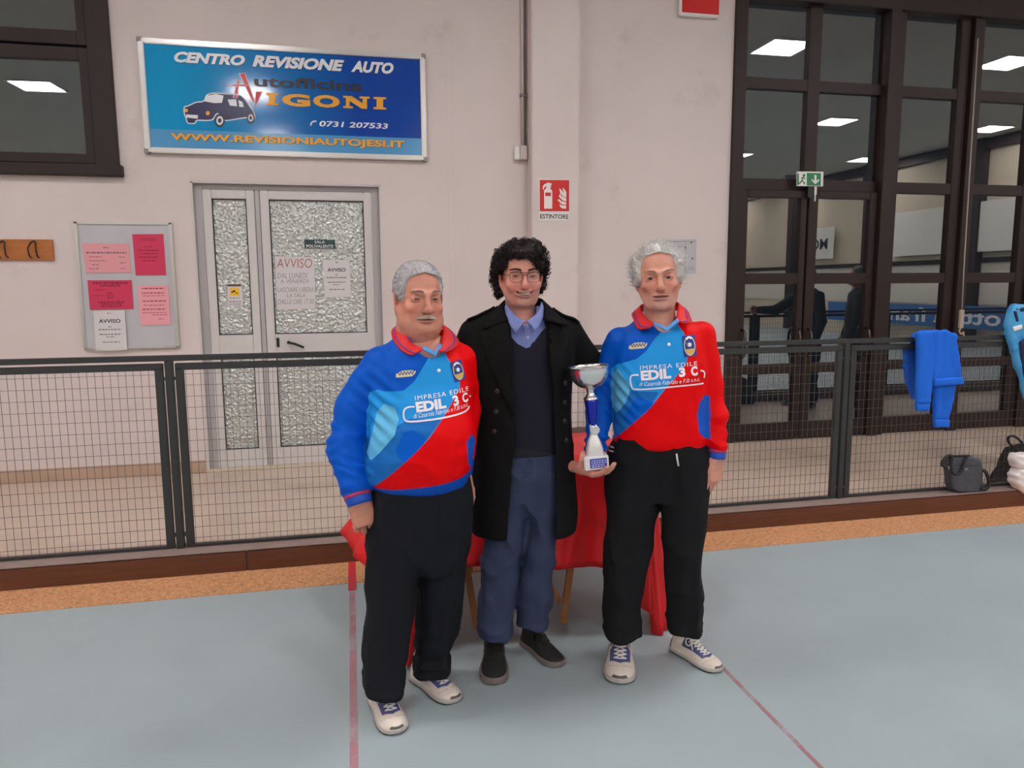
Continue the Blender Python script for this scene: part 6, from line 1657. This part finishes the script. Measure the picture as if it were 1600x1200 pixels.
ctl = [((TX0, TY1, TZ), hem(537, 832, 3.70)), ((TX0, TY1 - .25, TZ), hem(556, 862, 3.45)), ((TX0, TY0 + .22, TZ), hem(590, 905, 3.22)), ((TX0, TY0 + .03, TZ), (FLc.x - .03, FLc.y + .08, .02)),
       ((TX0 + .02, TY0, TZ), (FLc.x, FLc.y, .006)), ((TX0 + .10, TY0, TZ), (FLc.x + .08, FLc.y + .16, .20)), ((TX0 + .22, TY0, TZ), hem(727, 885, 3.00)), ((TX0 + .45, TY0, TZ), hem(800, 886, 3.01)), ((TX0 + .70, TY0, TZ), hem(880, 887, 3.00)), ((TX1 - .18, TY0, TZ), hem(948, 890, 2.99)),
       ((TX1 - .06, TY0, TZ), (FRc.x - .01, FRc.y + .04, .10)), ((TX1 - .01, TY0, TZ), (FRc.x + .03, FRc.y, .006)), ((TX1, TY0 + .03, TZ), (FRc.x + .12, FRc.y + .08, .02)), ((TX1, TY0 + .12, TZ), hem(1042, 955, 3.06)), ((TX1, TY0 + .35, TZ), (TX1 + .06, TY0 + .35, .28)), ((TX1, TY1, TZ), (TX1 + .10, TY1 + .02, .30)),
       ((TX0 + .6, TY1, TZ), (TX0 + .6, TY1 + .05, .45)), ((TX0 + .1, TY1, TZ), (TX0 + .05, TY1 + .08, .45)), ((TX0, TY1, TZ), hem(537, 832, 3.70))]
Tc = catmull([c[0] for c in ctl], 12); Hc = catmull([c[1] for c in ctl], 12)
rows_n = 16; Vc = []; Fc = []
for i, (T_, H_) in enumerate(zip(Tc, Hc)):
    T_ = np.array([min(max(T_[0], TX0), TX1), min(max(T_[1], TY0), TY1), TZ]); d_ = np.array([H_[0] - T_[0], H_[1] - T_[1], 0]); 
    out = np.array([T_[0] - tcx, (T_[1] - tcy) * 1.4, 0]); out /= np.linalg.norm(out)
    for r in range(rows_n + 1):
        t = r / rows_n; p = T_ + (H_ - T_) * t; p[:2] = T_[:2] + (H_[:2] - T_[:2]) * (t ** 1.15)
        am = .25 if i < 34 else (.35 if 70 < i < 112 else 1.0)
        w_ = am * .016 * t * math.sin(i * .95) + .010 * t * math.sin(i * .41 + 1.3) + .012 * math.sin(t * math.pi) * math.sin(i * .23)
        p = p + out * (w_ + .006 + .010 * (t > 0)); p[2] = max(p[2], .004)
        Vc.append(p)
nR = rows_n + 1
for i in range(len(Tc) - 1):
    for r in range(rows_n): Fc.append((i * nR + r, (i + 1) * nR + r, (i + 1) * nR + r + 1, i * nR + r + 1))
c_i = len(Vc); Vc.append(np.array([tcx, tcy, TZ + .002]))
for i in range(len(Tc) - 1): Fc.append((i * nR, c_i, (i + 1) * nR))
cl_ = pyd('tablecloth', Vc, Fc, M_cloth, None, smooth=True); tag(cl_, 'shiny red cloth draped over the trestle table behind the men', 'tablecloth')
md = cl_.modifiers.new('thickness', 'SOLIDIFY'); md.thickness = .003

# ------------------------------------------------------------------ things on the fence and the kerb
def polyext(pts, y0, t, rad=.012):
    A = [tuple(p) for p in pts]; a = np.array(A)
    def fn(x, y, z):
        b_ = np.broadcast_arrays(x, y, z); P2 = np.column_stack([b_[0].ravel(), b_[2].ravel()]); d = -poly_sdf(P2, A).reshape(b_[0].shape)
        return smax(d, np.abs(b_[1] - y0) - t, rad)
    return Prim(fn, (a[:, 0].min(), y0 - t, a[:, 1].min()), (a[:, 0].max(), y0 + t, a[:, 1].max()))
def fpoly(pts, Y=YF - .04): return [tuple(np.array(at(a, b, Y))[[0, 2]]) for a, b in pts]
M_sweat = mat('royal_blue_sweatshirt', (34, 104, 214), rough=.8, spec=.2, bump=.15, bscale=240)
yj = YF - .040
org = at(1466, 520, yj)
sw = empty('sweatshirt', (org.x, YF, 1.19), 'royal blue sweatshirt hung over the fence rail', 'sweatshirt')
def in_thing(root, V): return V - np.array(root.location)
def cloth_part(name, prims, m, root, fold, h=.006, par=None, cuts=()):
    lo, hi = bounds(prims); g = Grid(lo, hi, h)
    for p, k in prims: g.add(p, k)
    for p, k in cuts: g.cut(p, k)
    V, Q = g.mesh(); V = relax(V, Q, 2)
    if fold: V = V + normals(V, Q) * fold(V)[:, None]
    return fastmesh(name, in_thing(root, V), Q, m, par or root)
railx0, railx1 = at(1432, 520, YF).x, at(1489, 520, YF).x
wrap = rcone((railx0, YF - .004, 1.192), (railx1, YF - .004, 1.186), .030, .030)
ff = lambda s: (lambda V: .007 * (1 - 2 * np.abs(vnoise(V * [16, 6, 3.5], s))) + .003 * vnoise(V * [30, 10, 30], s + 1))
cloth_part('body', [(polyext(fpoly([(1438, 517), (1480, 516), (1491, 524), (1497, 560), (1501, 590), (1478, 593), (1455, 594), (1450, 560)], yj - .03), yj - .028, .018), 0), (wrap, .02), (polyext(fpoly([(1428, 520), (1490, 522), (1488, 570), (1410, 574)], YF + .03), YF + .035, .012), .02)], M_sweat, sw, ff(2))
cloth_part('waistband', [(polyext(fpoly([(1456, 591), (1501, 588), (1503.5, 600), (1456, 604)], yj - .03), yj - .030, .026), 0)], M_sweat, sw, None)
cloth_part('sleeve', [(polyext(fpoly([(1431, 519), (1452, 516), (1456, 545), (1456, 600), (1452, 630), (1430, 630), (1429, 600), (1432, 555)], yj - .04), yj - .044, .022, .02), 0)], M_sweat, sw, ff(5))
cloth_part('sleeve', [(polyext(fpoly([(1458, 590), (1492, 590), (1489, 625), (1482, 656), (1460, 656), (1459, 630)]), yj + .004, .016, .02), 0)], M_sweat, sw, ff(9))
cloth_part('cuff', [(polyext(fpoly([(1430, 629), (1451, 629), (1449, 642), (1431, 642)], yj - .04), yj - .044, .019, .01), 0)], M_sweat, sw, None)
cloth_part('cuff', [(polyext(fpoly([(1459, 655), (1483, 655), (1482, 668), (1460, 668)]), yj + .002, .018, .01), 0)], M_sweat, sw, None)
cloth_part('sleeve', [(polyext(fpoly([(1412, 545), (1432, 540), (1434, 600), (1426, 625), (1416, 600)], YF + .04), YF + .04, .016, .012), 0)], M_sweat, sw, ff(12))
# light blue sports jersey at the right edge
M_cyan = mat('cyan_sports_cloth', (70, 160, 214), rough=.6, bump=.1, bscale=200, blotch=((40, 120, 190), 6, .5, .62, .8))
M_navyc = mat('navy_side_panel', (22, 26, 60), rough=.7)
o2 = at(1600, 500, YF - .05)
cj = empty('sports_jersey', (o2.x, YF, 1.19), 'light blue and navy sports jersey hung on the fence by the black rucksack', 'jersey')
yc = YF - .06
cloth_part('body', [(polyext(fpoly([(1582, 476), (1640, 474), (1640, 690), (1618, 690), (1600, 615), (1588, 575), (1574, 530), (1572, 508), (1576, 490)], yc), yc, .030, .03), 0), (rcone((at(1584, 500, YF).x, YF, 1.20), (at(1640, 500, YF).x, YF, 1.20), .05, .05), .04)], M_cyan, cj, ff(21))
cloth_part('side_panel', [(polyext(fpoly([(1592, 534), (1612, 520), (1622, 600), (1602, 600), (1594, 560)], yc - .03), yc - .034, .010, .008), 0)], M_navyc, cj, None)
cloth_part('name_patch', [(polyext(fpoly([(1582, 511), (1596, 507), (1597, 514), (1584, 518)], yc - .035), yc - .036, .006, .002), 0)], M_white, cj, None, h=.003)
cloth_part('collar', [(polyext(fpoly([(1584, 482), (1640, 474), (1640, 482), (1588, 488)], yc - .02), yc - .03, .008, .006), 0)], M_navyc, cj, None, h=.004)
cloth_part('shoulder_strap', [(polyext(fpoly([(1584, 486), (1588, 486), (1592, 502), (1588, 503)], yc - .035), yc - .034, .006, .003), 0)], M_navyc, cj, None, h=.003)
# grey shoulder bag on the kerb
bq = lambda a, b: (1460 + a / 7.5, 640 + b / 7.5)
M_bag = mat('slate_grey_bag_leather', (66, 69, 78), rough=.5, bump=.15, bscale=180)
M_bagdark = mat('black_webbing', (26, 25, 27), rough=.7, bump=.2, bscale=200)
yb_ = 4.172
ob = at(*bq(340, 955), yb_)
bag = empty('shoulder_bag', (ob.x, yb_, .123), 'slate grey shoulder bag with black straps standing on the wooden kerb', 'bag')
def bpoly(pts, Y=yb_): return [tuple(np.array(at(*bq(a, b), Y))[[0, 2]]) for a, b in pts]
cloth_part('body', [(polyext(bpoly([(145, 560), (190, 535), (420, 540), (490, 560), (520, 610), (528, 720), (520, 800), (548, 890), (530, 930), (470, 960), (250, 960), (185, 935), (160, 880), (150, 740), (138, 620)]), yb_, .042, .02), 0)], M_bag, bag, lambda V: .003 * fbm(V * 18, 3.0), .005)
def btube(name, pts, r, par=bag, Y=yb_ - .05, flatten=None):
    P3 = [np.array(at(*bq(a, b), Y + dy)) for a, b, dy in pts]
    MB().tube([tuple(in_thing(bag, p)) for p in catmull(P3, 5)], r, 8).build(name, M_bagdark, par, smooth=True)
cloth_part('flap_seam', [(polyext(bpoly([(150, 650), (525, 652), (525, 660), (150, 658)], yb_ - .042), yb_ - .042, .003, .001), 0)], M_bagdark, bag, None, .0025)
cloth_part('zip', [(polyext(bpoly([(170, 535), (410, 530), (410, 545), (170, 548)], yb_ - .035), yb_ - .035, .010, .004), 0)], M_bagdark, bag, None, .003)
btube('handle', [(215, 545, 0), (195, 640, -.004), (205, 720, -.006), (250, 760, -.008), (310, 735, -.006), (345, 640, -.004), (385, 545, 0)], .009)
btube('strap', [(190, 535, .03), (120, 575, .01), (85, 640, .0), (115, 665, -.002), (150, 690, .0)], .010)
btube('strap', [(540, 720, .03), (590, 720, .0), (630, 800, -.01), (635, 890, -.01), (590, 935, -.005), (545, 915, .01)], .012)
cloth_part('emblem', [(polyext(bpoly([(352, 690), (390, 684), (388, 708), (352, 712)], yb_ - .043), yb_ - .043, .002, .001), 0)], mat('grey_bag_emblem', (130, 128, 126), rough=.4), bag, None, .0015)
cloth_part('buckle', [(polyext(bpoly([(163, 662), (180, 662), (182, 700), (165, 700)], yb_ - .045), yb_ - .046, .004, .002), 0)], M_silver, bag, None, .002)
# black rucksack behind the mesh
yr = YF + .17
orr = at(*bq(1000, 870), yr)
rk = empty('rucksack', (orr.x, yr, 0), 'black rucksack with loose straps standing behind the fence mesh', 'bag')
def rpoly(pts): return [tuple(np.array(at(*bq(a, b), yr))[[0, 2]]) for a, b in pts]
M_ruck = mat('black_rucksack_nylon', (30, 28, 28), rough=.6, bump=.2, bscale=120)
cloth_part('body', [(polyext(rpoly([(690, 860), (760, 780), (820, 700), (850, 560), (920, 450), (1050, 420), (1250, 425), (1340, 520), (1380, 700), (1390, 1020), (700, 1030)]), yr, .09, .05), 0)], M_ruck, rk, lambda V: .008 * fbm(V * 12, 3.0), .008)
for pts in ([(905, 480, 0), (850, 545, 0), (770, 640, 0), (690, 740, 0), (655, 830, 0), (690, 870, 0)], [(925, 450, -.02), (870, 380, -.02), (868, 325, -.02), (930, 312, -.02), (1010, 370, -.02), (1045, 425, -.02)]):
    P3 = [np.array(at(*bq(a, b), yr - .07 + dy)) for a, b, dy in pts]
    MB().tube([tuple(in_thing(rk, p)) for p in catmull(P3, 5)], .009, 8).build('strap', M_bagdark, rk, smooth=True)
rk.location.z = 0
# white padded bag at the frame edge
yw_ = YF - .10
ow = at(*bq(1050, 980), yw_)
M_pad = mat('white_padded_leather', (222, 212, 210), rough=.5, bump=.1, bscale=100)
wb = empty('white_bag', (ow.x, yw_, .123), 'white padded sports bag standing on the kerb beside the black rucksack', 'bag')
def wpoly(pts): return [tuple(np.array(at(*bq(a, b), yw_))[[0, 2]]) for a, b in pts]
pad_rings = lambda V: .0022 * np.sin(V[:, 2] * 130 + V[:, 0] * 60) + .003 * fbm(V * 14, 2.0)
cloth_part('upper_pad', [(polyext(wpoly([(900, 560), (930, 512), (1040, 500), (1180, 520), (1250, 600), (1220, 690), (960, 700), (910, 660)]), yw_, .045, .03), 0)], M_pad, wb, pad_rings, .006)
cloth_part('lower_pad', [(polyext(wpoly([(900, 760), (940, 690), (1060, 660), (1220, 690), (1270, 820), (1230, 960), (1120, 985), (1010, 985), (940, 920), (905, 850)]), yw_, .05, .035), 0)], M_pad, wb, pad_rings, .006)
cloth_part('black_opening', [(polyext(wpoly([(1030, 560), (1060, 525), (1100, 560), (1100, 650), (1060, 680), (1035, 640)]), yw_ - .05, .012, .008), 0)], M_ruck, wb, None, .005)

# ------------------------------------------------------------------ bystanders behind the fence, seen mirrored in the panes
def bystander(X, Y, rz, label, top_rgb, leg_rgb, hair_rgb, arm_out, skin):
    me = bpy.data.meshes.new('person'); P = Person.__new__(Person)
    P.skin = skin; P.parts = []; P.root = bpy.data.objects.new('person', me); COL.objects.link(P.root); P.root.location = (X, Y, 0); P.root.rotation_euler = (0, 0, rz); tag(P.root, label, 'person')
    P.f = None; P.hR = rotm(0, 0, 0); P.hs = 1.0; P.hT = np.array([0, -.02, 1.645])
    V, Q, C = head_mesh(dict(skin=skin)); P.body(P.hx(V), Q, C)
    for sd in (-1, 1):
        u = MB().lathe([(.0137 * math.sin(math.pi * k / 10), -.0137 * math.cos(math.pi * k / 10)) for k in range(11)], 14)
        V = np.array(u.V)[:, [0, 2, 1]] * [1, -1, 1]; o = pyd('eye', P.hx(V + [sd * .032, -.0725, 0]), u.F, M_eye, P.root, smooth=True)
        for an, dg in (('iris', 26), ('pupil', 11)): o.data.attributes.new(an, 'FLOAT', 'POINT').data.foreach_set('value', ((V / .0137) @ np.array([0, -1.0, 0]) - math.cos(math.radians(dg))).astype(np.float32))
    V, Q = hair_shell(.011, keepA, noise=lambda V: .003 * fbm(V * 50, 6.0)); fastmesh('hair', P.hx(V), Q, mat('hair_%d_%d_%d' % hair_rgb, hair_rgb, rough=.6), P.root)
    T = zloft([(1.50, 0, .07, .01, .06, .07), (1.46, 0, .14, .01, .09, .09), (1.40, 0, .19, .0, .11, .11), (1.25, 0, .195, 0, .13, .12), (1.05, 0, .19, 0, .135, .12), (.86, 0, .195, 0, .135, .125), (.80, 0, .19, 0, .13, .125)], 2.3, capr=.015)
    arms = []
    for sd in (-1, 1):
        sh = np.array([sd * .19, .0, 1.39])
        el = np.array([sd * .27, -.02, 1.10]) if not (arm_out and sd == arm_out) else np.array([sd * .34, -.18, 1.22])
        wr = np.array([sd * .27, -.10, .88]) if not (arm_out and sd == arm_out) else np.array([sd * .42, -.42, 1.22])
        arms += [rcone(sh, el, .070, .058), rcone(el, wr, .058, .046)]
        d = (wr - el) / np.linalg.norm(wr - el); zz = -d; yy = np.array([-sd, 0, 0.]); Mx = ortho(yy, zz)
        P.hand(wr, Mx, 1 if sd < 0 else -1, [(25, 30, 20)] * 4)
    jm = mat('jacket_%d_%d_%d' % top_rgb, top_rgb, rough=.8, bump=.15, bscale=160)
    garment('jacket', [(T, 0)] + [(a, .03) for a in arms], .009, jm, P.root, fold_fn(X, .010, 7, 8), cuts=[(rcone((0, .02, 1.47), (0, .0, 1.7), .062, .07), .01)])
    legs = [zloft([(.84, sd * .09, .11, 0, .12, .12), (.60, sd * .11, .10, -.01, .10, .11), (.35, sd * .12, .082, -.01, .085, .09), (.06, sd * .13, .07, .01, .08, .085)], 2.3) for sd in (-1, 1)]
    garment('trousers', [(zloft([(.88, 0, .175, 0, .12, .12), (.74, 0, .19, 0, .125, .125)], 2.3), 0)] + [(l, .02) for l in legs], .009, mat('trousers_%d_%d_%d' % leg_rgb, leg_rgb, rough=.85), P.root, fold_fn(X + 2, .012, 8, 6))
    under(P, [(T, 0)] + [(a, .03) for a in arms] + [(l, .02) for l in legs])
    for sd in (-1, 1): shoe(P, (sd * .12, .08, 0), (sd * .15, -.20, 0), 'shoe', M_greysole, M_suede, M_blacklace)
    P.finish()
bystander(5.62, 4.78, math.radians(-100), 'man in black jacket standing outside the fence with one arm held out', (22, 22, 25), (30, 32, 42), (52, 42, 38), 1, (196, 134, 112))
bystander(6.25, 4.90, math.radians(-60), 'man in dark grey jacket standing in the passage beside the tall window', (46, 45, 48), (26, 26, 30), (120, 116, 114), 0, (200, 140, 120))

# brown bin standing by the wall behind the fence
bn = at(909, 690, 6.25)
bin_ = empty('waste_bin', (bn.x, 6.25, 0), 'small brown waste bin standing by the wall behind the fence', 'bin')
M_bin = mat('brown_plastic_bin', (128, 74, 52), rough=.5)
MB().lathe([(.085, .0), (.10, .02), (.12, .24), (.126, .245), (.126, .255), (.115, .255), (.095, .03), (.0, .025)], 28).build('bucket', M_bin, bin_, smooth=True)
MB().lathe([(.120, .243), (.130, .244), (.130, .262), (.120, .263)], 28).build('rim', mat('dark_bin_rim', (84, 48, 36), rough=.5), bin_, smooth=True)
